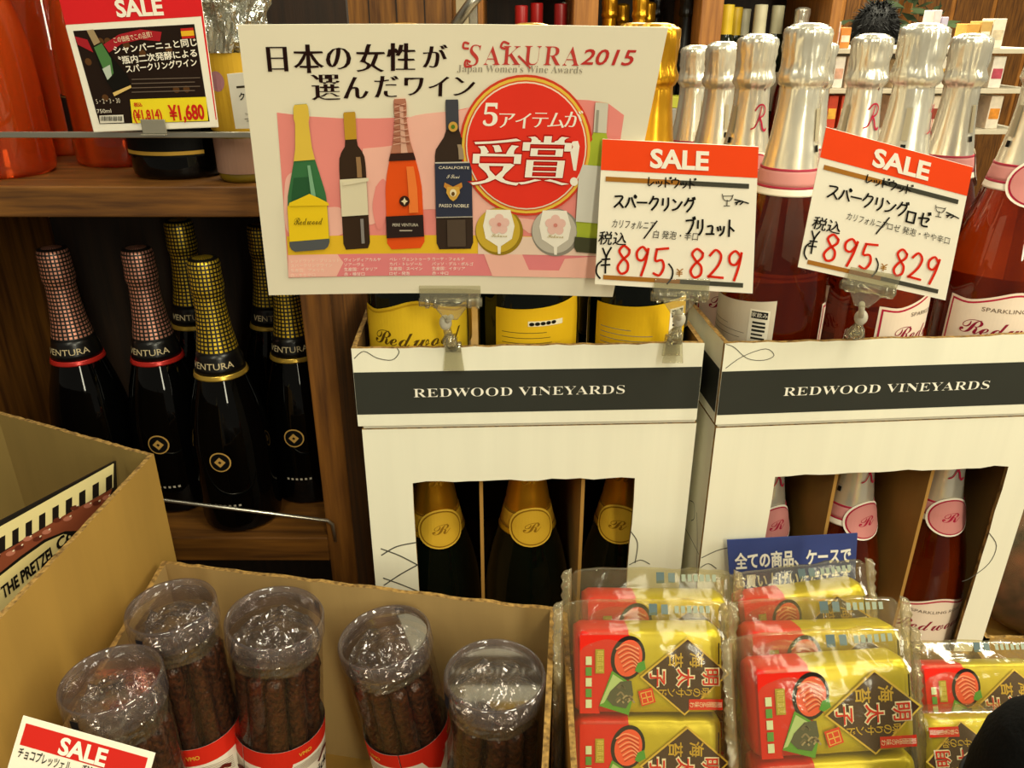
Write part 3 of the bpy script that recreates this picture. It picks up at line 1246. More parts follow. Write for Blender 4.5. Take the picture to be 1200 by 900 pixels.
panel = [(325, 131), (360, 136), (400, 139), (440, 139.5), (480, 138.5), (520, 134), (545, 128), (600, 118), (660, 116), (690, 117), (712, 120), (731, 134),
         (716, 240), (704, 326), (338, 326)]
p.poly(hp(panel), PINK, 0)
p.poly(blob([(425, 175), (470, 168), (478, 139), (545, 129), (560, 118), (600, 150), (600, 275), (540, 275), (538, 250), (470, 250), (430, 265), (418, 230)]), PINK2, 1)
p.poly(blob([(345, 200), (370, 240), (400, 246), (400, 276), (340, 276), (334, 215)]), PINK2, 1)
p.poly(blob([(440, 220), (449, 211), (456, 228), (450, 262), (442, 270), (436, 245)]), PINK, 2)
p.poly(hp([(592, 255), (620, 275), (720, 275), (722, 200), (700, 250), (650, 262)]), PINK2, 1)
p.poly(hp([(336, 277), (706, 279), (704.5, 300), (337.5, 299)]), '#e9bd2f', 2)
p.poly(hp([(560, 279), (706, 279), (704.5, 300), (560, 300)]), '#f0d3bf', 3)
p.poly(hp([(337.5, 299), (704.5, 300), (703, 326), (338, 325)]), '#e7868a', 2)
p.poly(hp([(337.5, 299), (395, 299), (402, 309), (394, 325), (338, 325)]), PINK2, 3)
p.poly(hp([(567, 300), (612, 300), (620, 318), (655, 318), (662, 304), (704.5, 300), (703, 326), (577, 326)]), PINK2, 3)
p.build('printed_panel', poster, PC.fn, cu=60, cv=60)

p = Print()
INK = '#24100d'
for ch, x, y, s in (('日', 326, 68, 36), ('本', 362, 68, 38), ('の', 397, 68, 36), ('女', 434, 68, 37), ('性', 470, 67, 37), ('が', 510, 66, 32),
                    ('選', 382, 102, 36), ('ん', 417, 103, 33), ('だ', 453, 102, 32), ('ワ', 485, 102, 30), ('イ', 514, 102, 30), ('ン', 544, 102, 31)):
    ptext(p, ch, x, y, s, INK, 1, bold=0.034, by=-0.016)
p.build('headline_lettering', poster, PC.fn, cu=60, cv=60)
p = Print()
RS = '#c4423c'
for ch, x, s in (('𝑺', 555, 36), ('𝐀', 577, 33), ('𝐊', 600, 33), ('𝐔', 624, 33), ('𝐑', 648, 33), ('𝐀', 670, 33)):
    ptext(p, ch, x, 65, s, RS, 1, bold=-0.018, by=-0.004)
p.stroke(hp([(549, 51), (544, 50), (543, 56), (549, 57)]), 5, RS, 1)
p.stroke(hp([(552, 78), (545, 78), (546, 71), (551, 73)]), 5, RS, 1)
p.stroke(hp([(596, 51), (590, 49), (587, 55), (592, 57)]), 5, RS, 1)
p.stroke(hp([(608, 66), (616, 74), (621, 80)]), 5, RS, 1)
ptext(p, '2015', 713, 66, 26, '#c23632', 1, bold=0.012, shear=0.22, width=122)
ptext(p, "𝐉𝐚𝐩𝐚𝐧 𝐖𝐨𝐦𝐞𝐧'𝐬 𝐖𝐢𝐧𝐞 𝐀𝐰𝐚𝐫𝐝𝐬", 609, 82, 12, '#a39a88', 1, bold=-0.01, width=302)
p.build('award_lettering', poster, PC.fn, cu=60, cv=60)

p = Print()
for k, (c, l) in zip((1.0, 0.965, 0.925, 0.905, 0.885), (('#d8442c', 4), ('#efc64a', 5), ('#e0662e', 6), ('#f6e6cf', 7), ('#ea3a2a', 8))):
    pell(p, 616.5, 170.5, 78 * k, 83.5 * k, c, l)
W_ = '#fbf5e6'
ptext(p, '𝟓', 575, 134, 38, W_, 9, bold=0.0)
for ch, x, y in (('ア', 594, 141), ('イ', 613, 141), ('テ', 633, 140), ('ム', 652, 140), ('が', 672, 138)):
    ptext(p, ch, x, y, 23, W_, 9, bold=0.018, by=-0.014)
for ch, x, y, s in (('受', 582, 190, 62), ('賞', 639, 188, 64)):
    ptext(p, ch, x, y, s, '#b81a12', 9, bold=0.048, by=0.012)
    ptext(p, ch, x, y, s, W_, 11, bold=0.030, by=-0.012)
p.poly(hp([(668, 165), (677, 164), (679, 170), (675, 199), (672, 199), (667.5, 172)]), W_, 9)
pell(p, 672.5, 212, 4.6, 5, W_, 9)
p.build('award_circle', poster, PC.fn, cu=60, cv=60)


def flat_bottle(name, top, bot, prof, layers, extra=None):
    """a pictured bottle: prof = [(distance along the axis 0..1, half width)], layers = [(from, to, colour, scale)]"""
    p = Print()
    ax, ay = Vector(top), Vector(bot)
    d = ay - ax
    n = Vector((-d.y, d.x)).normalized()

    def hw(t):
        for (t0, w0), (t1, w1) in zip(prof, prof[1:]):
            if t0 <= t <= t1:
                return w0 + (w1 - w0) * (t - t0) / max(1e-6, t1 - t0)
        return prof[-1][1]
    for li, (t0, t1, col, sc, off) in enumerate(layers):
        ts = [t0 + (t1 - t0) * i / 24 for i in range(25)]
        L = [ax + d * t - n * hw(t) * (sc - off) for t in ts]
        R_ = [ax + d * t + n * hw(t) * (sc + off) for t in ts]
        p.poly(hp([(q.x, q.y) for q in L + R_[::-1]]), col, 4 + li)
    if extra:
        extra(p)
    return p.build(name, poster, PC.fn, cu=60, cv=60)


CH = [(0, 7), (0.02, 8.5), (0.1, 9), (0.12, 7.6), (0.3, 9.5), (0.38, 12), (0.5, 17), (0.62, 22), (0.7, 23), (0.96, 23), (0.985, 21), (1, 17)]
SL = [(0, 6), (0.01, 6.8), (0.20, 6.6), (0.25, 7.5), (0.29, 12), (0.33, 14.5), (0.4, 15.5), (0.97, 15.5), (1, 13)]
CA = [(0, 6.5), (0.02, 7.2), (0.10, 7.2), (0.12, 6.4), (0.28, 9.5), (0.4, 15), (0.5, 19), (0.6, 21.5), (0.96, 22), (0.985, 20), (1, 17)]
BO = [(0, 7), (0.01, 7.4), (0.20, 7.4), (0.24, 9), (0.29, 15), (0.33, 20), (0.38, 21.5), (0.97, 21.5), (1, 18.5)]


def ex1(p):
    ptext(p, '𝓡𝓮𝓭𝔀𝓸𝓸𝓭', 362, 258, 13, '#6b5a14', 12, width=78)
    p.poly(hp([(339, 240), (340, 236), (352, 231), (363, 226), (374, 231), (385, 237), (386, 240)]), '#efcb22', 11)


flat_bottle('printed_bottle', (353, 121), (363.5, 293), CH, [(0, 1, '#3c7246', 1, 0), (0.5, 0.72, '#2d5a38', 0.5, 0.3), (0, 0.385, '#e2c04a', 1.02, 0), (0.42, 0.66, '#7fb08a', 0.12, -0.35),
            (0.685, 0.93, '#efcb22', 1.0, 0), (0.93, 1, '#56595c', 1, 0)], ex1)
flat_bottle('printed_bottle', (409.5, 131), (418, 293), SL, [(0, 1, '#3a2a1e', 1, 0), (0, 0.2, '#c2962e', 1.04, 0), (0.33, 0.48, '#9a7752', 0.18, -0.5), (0.485, 0.755, '#e2d8ba', 1.0, 0), (0.78, 0.96, '#8a8480', 0.12, -0.5)],
            lambda p: p.poly(hp([(402, 213), (432, 208), (432, 212), (402, 217)]), '#e2d8ba', 11))


def ex3(p):
    pell(p, 474, 236, 6, 6.4, '#38221a', 12, 20)
    p.poly(hp([(474, 231.5), (475.5, 234.6), (478, 236), (475.5, 237.4), (474, 240.5), (472.5, 237.4), (470, 236), (472.5, 234.6)]), '#ead9b0', 13)
    ptext(p, 'PERE VENTURA', 475, 264, 5, '#d8cdb8', 12, width=70, res=2)
    p.rect(*H(468, 270), *H(483, 271.5), '#b9ae9c', 12)


def lattice(p):
    for k in range(7):
        t = 121 + 7.4 * k
        w = 6.2 + 0.55 * k
        p.stroke(hp([(469 - w + k * .25, t), (469 + w + k * .25, t + 3)]), 1.6, '#8a4a38', 10)
        p.stroke(hp([(469 - w + k * .25, t + 4), (469 + w + k * .25, t)]), 1.6, '#e6b8a2', 10)


_ex3 = ex3
ex3 = lambda p: (lattice(p), _ex3(p))
flat_bottle('printed_bottle', (468.5, 116), (475.5, 293.5), CA, [(0, 1, '#e8561c', 1, 0), (0, 0.36, '#b87a62', 1.03, 0), (0.05, 0.36, '#e0b09a', 0.3, -0.2), (0.36, 0.41, '#3a241e', 1.03, 0), (0.45, 0.76, '#f2803a', 0.25, -0.5),
            (0.775, 0.92, '#2e2220', 1.0, 0)], ex3)


def ex4(p):
    pell(p, 531, 148, 5.5, 6, '#d2a24a', 12, 20)
    pell(p, 531, 148, 2.4, 2.6, '#557a2c', 13, 14)
    for y, s in ((196.5, 4.5), (241.5, 5.5)):
        ptext(p, 'CASALFORTE' if s < 5 else 'PASSO NOBILE', 532, y, s, '#e6dcc6', 12, width=80, bold=0.01, res=2)
    ptext(p, '𝓘 𝓢𝓪𝓷𝓲', 531, 207, 7, '#e6dcc6', 12, width=34)
    for s in (-1, 1):
        p.poly(hp([(531, 219), (531 + 10 * s, 214), (531 + 11 * s, 219), (531 + 6 * s, 224)]), '#c8883a', 12)
    p.poly(hp([(524, 219), (538, 219), (539, 226), (535, 233), (531, 236), (527, 233), (523, 226)]), '#d9a848', 13)
    pell(p, 531, 226, 4, 4.5, '#efe0b4', 14, 16)
    pell(p, 531, 227, 2, 2.5, '#6b4a20', 15, 12)


flat_bottle('printed_bottle', (529.5, 117), (533, 294), BO, [(0, 1, '#3b2e26', 1, 0), (0, 0.2, '#46474e', 1.02, 0), (0.3, 0.4, '#a08c72', 0.14, -0.45), (0.415, 0.787, '#cfc7b8', 1.0, 0), (0.423, 0.780, '#34384a', 1.0, 0), (0.8, 0.98, '#54463a', 0.5, -0.1)], ex4)
flat_bottle('printed_bottle', (705, 119), (694, 296), BO, [(0, 1, '#aebc3c', 1, 0), (0, 0.2, '#d5d0c0', 1.02, 0), (0.05, 0.2, '#9f9b8e', 0.2, 0.55), (0.42, 0.8, '#d9d7cc', 1.0, 0), (0.9, 1, '#494a34', 1.0, 0)])
p = Print()
for cx, cols in ((585, ('#cfae3a', '#9a7f22')), (651, ('#c3bcae', '#928c80'))):
    pell(p, cx, 273, 28, 28, cols[1], 4)
    pell(p, cx - 1.5, 271.5, 26, 26, cols[0], 5)
    p.poly(hp([(cx - 15, 247), (cx + 13, 247), (cx + 18, 266), (cx + 15, 281), (cx + 2, 290), (cx + 1.6, 299), (cx - 1.6, 299), (cx - 2, 290), (cx - 16, 281), (cx - 19, 266)]), '#f6f0e2', 6)
    for k in range(5):
        a = -math.pi / 2 + 2 * math.pi * k / 5
        pell(p, cx + 7 * math.cos(a), 264 + 7 * math.sin(a), 5.4, 5.4, '#eec3b8', 7, 16)
    pell(p, cx, 264, 2.4, 2.4, '#d98a80', 8, 12)
    ptext(p, '𝓢𝓪𝓴𝓾𝓻𝓪', cx, 277, 6, '#b9a46a', 8, width=44)
p.build('printed_medal', poster, PC.fn, cu=60, cv=60)
p = Print()
for x, ls, c in ((341, ('レッドウッド・ブリュット', 'スパークリングワイン', '生産国：アメリカ', '白・やや辛口'), '#f8dccc'), (403, ('ヴィンディアカルサ', 'ソアーヴェ', '生産国：イタリア', '赤・極甘口'), '#fbeee2'),
                 (456, ('ペレ・ヴェントゥーラ', 'カバ・トレゾール', '生産国：スペイン', 'ロゼ・発泡'), '#fbeee2'), (506, ('カーサ・フォルテ', 'パッソ・デル・ボルゴ', '生産国：イタリア', '赤・中口'), '#fbeee2')):
    for i, s in enumerate(ls):
        ptext(p, s, x, 305.5 + 5.6 * i, 4.5, c, 5, 'l', bold=0.006, res=1)
p.build('caption_lettering', poster, PC.fn)

# ------------------------------------------------------------------ clear plastic clips
CLIPM = clear('clip_plastic', '#f4f2e6', gloss=0.22, rough=0.10, milk=0.07, bump=0.15, bscale=90, milkcol='#e8e2c8')
BALLM = mat('frosted_plastic', '#e6e0cc', rough=0.3, var=0.04, trans=0.3)


def clip(label, jaw_px, base_px, ball_px, Yj, Yb, width, tilt=0.0, group='clear plastic card clips on the trays'):
    """card jaw at jaw_px, ball joint half way down, spring clamp biting the tray edge at base_px"""
    J, B = P(*jaw_px, Y=Yj), P(*base_px, Y=Yb)
    K = P(*ball_px, Y=(Yj + Yb) / 2)
    root = thing('card_clip', label, 'clip', tuple(B), 0, group)
    c, s = math.cos(tilt), math.sin(tilt)
    ux, uz = Vector((c, 0, -s)), Vector((s, 0, c))
    Mx = Matrix.Translation(J) @ Matrix((ux, Vector((0, 1, 0)), uz)).transposed().to_4x4()
    g = MB()
    g.box((-width / 2, -0.0035, -0.001), (width / 2, -0.0022, 0.012), M=Mx)
    g.box((-width / 2, 0.0022, -0.001), (width / 2, 0.0035, 0.010), M=Mx)
    g.build('jaw_plate', CLIPM, root, True, bevel=0.0004)
    g = MB()
    g.tube([Mx @ Vector((-width / 2 - 0.001, 0, -0.002)), Mx @ Vector((width / 2 + 0.001, 0, -0.002))], 0.0036, segs=10)
    for q in (-0.42, -0.28, 0.28, 0.42):
        g.tube([Mx @ Vector((width * q, 0, -0.002)), Mx @ Vector((width * q + 0.003, 0, -0.002))], 0.0050, segs=10)
    g.build('hinge_bar', CLIPM, root, True)
    g = MB()
    pts = [(-0.014, -0.004), (0.014, -0.004), (0.010, -0.009), (0.005, -0.016), (-0.005, -0.016), (-0.010, -0.009)]
    g.slab(pts, 0.003, lambda u, v, w: Mx @ Vector((u, -0.0015 - w, v)), (0, 0, 0))
    g.build('yoke', CLIPM, root, True, bevel=0.0005)
    top = Mx @ Vector((0, 0, -0.014))
    g = MB().ball(K, (0.0050, 0.0050, 0.0062), segs=14, rings=10)
    g.tube([top, K], 0.0022, segs=8)
    g.build('ball_joint', BALLM, root, True)
    g = MB().tube([K, K + (B - K) * 0.45, B + Vector((0, 0, 0.010))], [0.003, 0.0036, 0.005], segs=10)
    g.ball(K + (B - K) * 0.5, (0.0062, 0.0058, 0.0064), segs=14, rings=10)
    g.build('swivel_stem', CLIPM, root, True)
    g = MB()
    fn = lambda u, v, w: B + Vector((u, -0.0050 - w, v))
    g.slab([(-0.0062, 0.012), (0.0062, 0.012), (0.0075, 0.0), (0.0085, -0.009), (-0.0085, -0.009), (-0.0075, 0.0)], 0.0016, fn, (0, 0, 0))
    fn = lambda u, v, w: B + Vector((u, 0.0052 + w, v))
    g.slab([(-0.0062, 0.012), (0.0062, 0.012), (0.0075, -0.006), (-0.0075, -0.006)], 0.0016, fn, (0, 0, 0))
    g.tube([B + Vector((-0.0062, 0, 0.010)), B + Vector((0.0062, 0, 0.010))], 0.0046, segs=10)
    g.build('clamp', CLIPM, root, True, bevel=0.0003)
    return root


clip('clear plastic clip on the tray holding the award poster', (528, 351), (532, 420), (522, 378), 0.578, 0.6005, 0.046)
clip('clear plastic clip on the tray holding the straight sale card', (797, 344), (788, 411), (796, 374), 0.557, 0.6005, 0.040, 0.0)
clip('clear plastic clip on the tray holding the tilted sale card', (1018, 335), (999, 404), (1009, 372), 0.556, 0.6125, 0.038, 0.17)

# ------------------------------------------------------------------ handwritten sale cards
HW = {
    'ス': [[(.15, .85), (.8, .87), (.6, .5), (.1, .08)], [(.52, .45), (.92, .08)]],
    'ハ': [[(.38, .78), (.28, .42), (.05, .12)], [(.58, .8), (.75, .45), (.95, .15)]],
    'ー': [[(.06, .5), (.94, .52)]],
    'ク': [[(.42, .98), (.3, .7), (.08, .45)], [(.36, .8), (.86, .82), (.7, .4), (.32, .02)]],
    'リ': [[(.25, .85), (.24, .4)], [(.72, .92), (.74, .45), (.6, .2), (.4, .02)]],
    'ン': [[(.12, .82), (.36, .66)], [(.1, .1), (.52, .25), (.92, .72)]],
    'フ': [[(.08, .82), (.82, .84), (.66, .4), (.3, .04)]],
    'ュ': [[(.2, .55), (.7, .57), (.64, .1)], [(.08, .1), (.92, .12)]],
    'ッ': [[(.15, .52), (.25, .32)], [(.42, .58), (.5, .36)], [(.85, .58), (.75, .25), (.42, .05)]],
    'ト': [[(.3, .98), (.3, .02)], [(.32, .6), (.82, .36)]],
    'ロ': [[(.15, .8), (.17, .1)], [(.15, .8), (.85, .8)], [(.85, .8), (.82, .1)], [(.17, .12), (.82, .12)]],
    'セ': [[(.05, .55), (.92, .66), (.72, .38)], [(.36, .92), (.34, .25), (.5, .1), (.92, .12)]],
    'レ': [[(.25, .92), (.26, .1), (.88, .5)]],
    'ウ': [[(.5, 1), (.5, .8)], [(.1, .5), (.1, .78), (.9, .78), (.76, .35), (.42, .02)]],
    '8': [[(.75, .85), (.45, .98), (.2, .8), (.4, .58), (.7, .38), (.68, .1), (.35, .0), (.15, .2), (.35, .45), (.72, .68), (.76, .86)]],
    '9': [[(.78, .8), (.5, .98), (.2, .8), (.25, .55), (.55, .52), (.8, .8)], [(.82, .92), (.7, .45), (.48, -.04)]],
    '5': [[(.30, .92), (.24, .52), (.6, .55), (.72, .3), (.5, .02), (.15, .08)], [(.28, .92), (.95, .98)]],
    '2': [[(.15, .78), (.45, .98), (.74, .8), (.6, .45), (.1, .04)], [(.1, .06), (.9, .04)]],
    '¥': [[(.1, .95), (.45, .62)], [(.85, 1.0), (.45, .6), (.44, .0)], [(.1, .52), (.8, .56)], [(.05, .3), (.82, .34)]],
    '(': [[(.8, 1), (.35, .75), (.3, .3), (.75, 0)]],
    ')': [[(.2, 1), (.65, .7), (.6, .3), (.1, -.05)]],
    '/': [[(.8, 1), (.1, 0)]],
}
DAK = [[(.80, 1.02), (.86, .86)], [(.95, 1.06), (1.0, .92)]]


def hand(p, s, x, y, w, h, col, lw, layer=3, slope=0.0, adv=1.0):
    """brush-written letters from (x, y) = top of the first letter, w by h each"""
    dak = {'グ': 'ク', 'ブ': 'フ', 'ド': 'ト', 'ゼ': 'セ', 'パ': 'ハ'}
    for i, ch in enumerate(s):
        ox, oy = x + i * w * adv, y + i * w * adv * slope
        base = dak.get(ch, ch)
        ls = list(HW[base])
        if ch in dak and ch != 'パ':
            ls = ls + DAK
        if ch == 'パ':
            ls = ls + [[(.98, .92), (.88, 1.0), (.84, .88), (.94, .82), (.99, .9)]]
        for l in ls:
            p.stroke([(ox + a * w, oy + (1 - b) * h) for a, b in l], lw, col, layer, curve=len(l) > 2)


def strip(p, x0, x1, y0, y1, split):
    p.poly([(x0, y0), (x0 + (x1 - x0) * split, y0), (x0 + (x1 - x0) * split, y1), (x0, y1)], '#a9702a', 1)
    p.poly([(x0 + (x1 - x0) * split, y0), (x1, y0), (x1, y1), (x0 + (x1 - x0) * split, y1)], '#45443a', 1)


CARDP = mat('card_paper', '#f6efdc', rough=0.5, var=0.015, spec=0.25)
CRED = '#f24a1c'


def sale_card(label, C, second, split):
    W, Hh = C.W, C.H
    root = thing('sale_card', label, 'price card', tuple((C.corners[2] + C.corners[3]) / 2), 0, 'handwritten sale cards on clips')
    C.sheet('sheet', root, CARDP, nx=6, ny=5)
    p = Print()
    p.rect(0, 0, W, 182, CRED, 0)
    p.text('SALE', W / 2 + (20 if second else 0), 148, 150, '#f8f1e0', 2, 'c', bold=0.035, width=330)
    p.build('sale_header', root, C.fn, cu=150, cv=150)
    p = Print()
    strip(p, 30, W - 45, 218, 246, split)
    p.build('printed_strip', root, C.fn, cu=150, cv=150)
    p = Print()
    strip(p, 45, W - 55, 792, 818, 0.55)
    p.build('printed_strip', root, C.fn, cu=150, cv=150)
    p = Print()
    K = '#14120f'
    hand(p, 'レッドウッド', 262, 205, 46, 58, K, 7, adv=1.0)
    if not second:
        hand(p, 'スパークリング', 80, 318, 62, 82, K, 11, adv=1.06)
        hand(p, 'ブリュット', 490, 432, 52, 98, K, 11, adv=1.1)
        p.text('カリフォルニア', 78, 510, 56, K, 3, 'l', width=240, shear=0.15)
        p.stroke([(330, 462), (262, 566)], 8, K, 3)
        p.text('白 発泡・辛口', 312, 558, 52, K, 3, 'l', width=250, shear=0.1, res=2)
    else:
        hand(p, 'スパークリング', 72, 318, 66, 88, K, 10, adv=1.0)
        hand(p, 'ロゼ', 528, 346, 66, 92, K, 11, adv=1.15)
        p.text('カリフォルニア', 205, 500, 52, K, 3, 'l', width=230, shear=0.1)
        p.stroke([(440, 430), (385, 545)], 8, K, 3)
        p.text('ロゼ 発泡・やや辛口', 440, 500, 50, K, 3, 'l', width=370, res=2)
    p.text('税込', 4 if not second else 26, 608 if not second else 596, 84, K, 3, 'l', bold=0.012, width=160, shear=0.1)
    if not second:
        hand(p, '(', -10, 712, 50, 100, K, 10)
        hand(p, '¥', 28, 630, 62, 150, K, 10)
        hand(p, ')', 398, 706, 50, 110, K, 9)
    else:
        hand(p, '(', 4, 690, 44, 100, K, 9)
        hand(p, '¥', 30, 612, 54, 140, K, 9)
        hand(p, ')', 405, 690, 40, 110, K, 8)
    # the little sketch of a glass and fish
    for l in ([(688, 285), (700, 318), (735, 318), (748, 285)], [(716, 318), (716, 350)], [(700, 352), (732, 350)], [(690, 296), (745, 292)]):
        p.stroke(l, 5, '#4a4840', 3)
    for l in ([(758, 312), (790, 318), (836, 330)], [(762, 330), (800, 318)], [(768, 340), (778, 322)], [(790, 338), (806, 322)]):
        p.stroke(l, 8, '#24231f', 3)
    p.build('handwriting', root, C.fn)
    p = Print()
    RD = '#d92a14'
    hand(p, '895', 108, 612 if not second else 606, 100 if not second else 102, 165, RD, 14)
    hand(p, '829', 515 if not second else 510, 606 if not second else 596, 104 if not second else 94, 168, RD, 14)
    hand(p, '¥', 452 if not second else 448, 730 if not second else 712, 40, 44, '#a9762c', 6)
    p.build('price_figures', root, C.fn)
    return root


c1 = [(706, 163), (889, 172), (882, 344), (697, 333)]
C1 = Card(c1, (P(697, 333, Y=0.556), P(882, 344, Y=0.556), P(706, 163, Y=0.538)), 880, 850)
sale_card('upright handwritten sale card overlapping the poster corner', C1, False, 0.52)
c2 = [(968, 149), (1140, 196), (1108, 352), (935, 313)]
C2 = Card(c2, (P(935, 313, Y=0.556), P(1108, 352, Y=0.556), P(968, 149, Y=0.542)), 860, 850)
sale_card('tilted handwritten sale card in front of the silver capped rosé bottles', C2, True, 0.42)

# the dark printed sale card on the upper rail
c3 = [(66, -14), (233, -22), (256, 149), (110, 155)]
C3 = Card(c3, (P(110, 155, Y=0.690), P(256, 149, Y=0.690), P(66, -14, Y=0.668)), 800, 800)
T3 = C3.to_card


def h3(pts):
    return [T3(*q) for q in pts]


root = thing('sale_card', 'dark printed sale card with yellow price panel clipped to the upper rail', 'price card', tuple((C3.corners[2] + C3.corners[3]) / 2))
C3.sheet('sheet', root, CARDP, nx=4, ny=4)
p = Print()
p.poly(h3([(66, -14), (233, -22), (254, 140), (248, 142), (236, 19), (77, 29)]), '#d9252a', 0)
p.text('SALE', *T3(165, 18), 118, '#f8f1e0', 2, 'c', bold=0.035, width=270)
p.build('sale_header', root, C3.fn)
p = Print()
p.poly(h3([(77, 30), (236, 20), (254, 148), (111, 154)]), '#f2ecdc', 1)
p.poly(h3([(86, 36), (228, 28), (246, 142), (117, 145)]), '#241812', 2)
rr = random.Random(4)
for k in range(9):
    u, v = T3(rr.uniform(95, 230), rr.uniform(40, 120))
    p.ell(u, v, 20, 20, '#5a3a1e', 3, 18)
p.poly(h3([(120, 53), (140, 40), (165, 34), (190, 37), (188, 48), (165, 46), (143, 51), (126, 63)]), '#a3222a', 4)
p.poly(h3([(88, 42), (103, 46), (110, 61), (92, 52)]), '#a3222a', 4)
p.text('この価格でこの品質！', *T3(157, 46), 34, '#f0dcb8', 5, 'c', width=230, rot=0.10)
p.poly(h3([(212, 33), (227, 32), (229, 44), (214, 45)]), '#c42a24', 5)
p.poly(h3([(212.5, 36), (227.5, 35), (228.5, 41), (213.5, 42)]), '#e8b52c', 6)
# the pictured bottle
p.poly(h3([(102, 35), (110, 34), (118, 49), (111, 53)]), '#a08a66', 4)
p.poly(h3([(110, 54), (120, 49), (132, 66), (150, 88), (154, 99), (136, 110), (126, 95), (117, 75)]), '#15130f', 5)
p.poly(h3([(111, 55), (120, 50), (131, 68), (134, 85), (128, 93), (121, 78)]), '#4d7a44', 6)
p.poly(h3([(121, 80), (130, 75), (132, 88), (127, 93)]), '#b9c4b4', 7)
p.poly(h3([(133, 108), (154, 99), (155, 102), (135, 112)]), '#d9b870', 7)
for s, x, y, w in (('シャンパーニュと同じ', 135, 62, 98), ('〝瓶内二次発酵による', 141, 74, 92), ('スパークリングワイン', 149, 84, 84)):
    (u, v), (u2, v2) = T3(x, y), T3(x + w, y - 2.2)
    p.text(s, u, v, 46, '#f4ecdc', 6, 'l', bold=0.02, width=u2 - u, rot=0.05)
for k in range(4):
    p.poly(h3([(155, 92 + 5 * k), (235 - 6 * (k % 2), 90 + 5 * k), (235 - 6 * (k % 2), 91 + 5 * k), (155, 93 + 5 * k)]), '#6b5c50', 5)
p.poly(h3([(153, 116), (242, 113), (244.5, 141), (156, 144)]), '#ecd62a', 4)
p.text('(¥1,814)', *T3(158, 140), 84, '#c4241c', 6, 'l', bold=0.03, width=180)
p.text('¥1,680', *T3(200, 140), 122, '#c4241c', 6, 'l', bold=0.035, width=222)
p.text('税込', *T3(158, 124), 26, '#c4241c', 6, 'l', bold=0.03)
p.text('5・2・3・30', *T3(114, 121), 40, '#cfc4b0', 6, 'l', width=150)
p.text('750ml', *T3(115, 132), 34, '#e6dcc8', 6, 'l', width=90)
p.poly(h3([(117, 135), (145, 134), (146, 143), (118, 144)]), '#e6dfcf', 4)
for k in range(13):
    x = 119 + k * 2
    p.poly(h3([(x, 135.6), (x + 0.8 + (k % 3) * .25, 135.6), (x + 0.9 + (k % 3) * .25, 141), (x, 141)]), '#2a2620', 6)
p.build('printed_picture', root, C3.fn)
ck = tag(MB().box((-0.010, -0.0012, -0.0035), (0.010, 0.0006, 0.0075)).box((-0.010, -0.006, -0.0050), (0.010, 0.0006, -0.0035)).build(
    'rail_clip', clear('grey_clip_plastic', '#c9c4b4', 0.4, 0.15, 0.5, milkcol='#a8a290'), None, bevel=0.0005), 'small grey clip holding the dark sale card to the rail', 'clip')
ck.location = P(181, 151, Y=0.6855)

# the small white tag next to it
c4 = [(266, 87), (318, 82), (322, 150), (276, 151)]
C4 = Card(c4, (P(276, 151, Y=0.692), P(322, 150, Y=0.692), P(266, 87, Y=0.680)), 500, 680)
root = thing('price_tag', 'plain white price tag tucked behind the poster edge on the rail', 'price card', tuple((C4.corners[2] + C4.corners[3]) / 2))
C4.sheet('sheet', root, mat('tag_paper', '#dcd8cc', rough=0.4), nx=2, ny=2)
p = Print()
p.rect(90, 140, 500, 165, '#3a3226', 0)
p.text('クリュッグ', 105, 300, 100, '#1f1a14', 1, 'l', bold=0.02, width=420)
p.text('Ther', 150, 500, 40, '#6a6458', 1, 'l')
p.rect(140, 540, 480, 552, '#8a8478', 1)
p.rect(160, 570, 480, 580, '#8a8478', 1)
p.build('lettering', root, C4.fn)

# cellophane wrapped bottle behind it
root = thing('wrapped_bottle', 'gold labelled bottle in crinkled cellophane beside the dark sale card', 'bottle', (-0.2385, 0.733, SH1 + 0.0002))
MB().lathe([(q[0] * 0.57, q[1]) for q in fine(GLASS_PROF, 3)], 40, 0, True).build('glass_body', mat('olive_glass', '#6d5a14', rough=0.1, spec=0.6), root)
p = Print(False)
p.rect(-40, 44, 40, 106, '#b8922a', 0)
p.ell(-8, 84, 7, 8, '#a0707a', 1)
p.rect(-40, 8, 40, 38, '#8a6a5a', 0)
p.build('front_label', root, lambda u, v, w: Vector((math.sin(u / 26) * (0.0252 + w), -math.cos(u / 26) * (0.0252 + w), v / 1000)), False, 4, 8)
g = MB()


def crinkle(a, z, i):
    q = Vector((math.cos(a) * 60 * 0.04, math.sin(a) * 60 * 0.04, z * 40))
    return 0.006 * mnoise.noise(q * 2.0) + 0.004 * mnoise.noise(q * 5.5)


g.lathe(fine([(0.027, 0.106), (0.032, 0.13), (0.037, 0.15), (0.041, 0.18), (0.040, 0.20), (0.034, 0.22), (0.028, 0.235), (0.034, 0.26), (0.046, 0.29)], 3), 60, 0, False, crinkle)
g.build('cellophane', clear('cellophane', '#d4dac8', 1.3, 0.05, 0.16, 1.0, 75, '#c8ccb4'), root)

# ------------------------------------------------------------------ kraft cartons in front
def board(g, a, b, z0, za, zb, t=0.004, side=1, jit=0.0006, mats=(0, 1, 2)):
    """an upright cardboard wall from a to b (plan points); its outer face looks to the right of the walk a -> b when side = 1"""
    a, b = Vector((a[0], a[1], 0)), Vector((b[0], b[1], 0))
    L = (b - a).length
    u_ = (b - a).normalized()
    n_ = Vector((u_.y, -u_.x, 0)) * side
    rr = random.Random(int(L * 1e5))
    k = 40
    top = [(L * i / k, za + (zb - za) * i / k + rr.uniform(-jit, jit)) for i in range(k, -1, -1)]
    g.slab([(0, z0), (L, z0)] + top, t, lambda u, v, w: a + u_ * u + Vector((0, 0, v)) + n_ * w, mats)


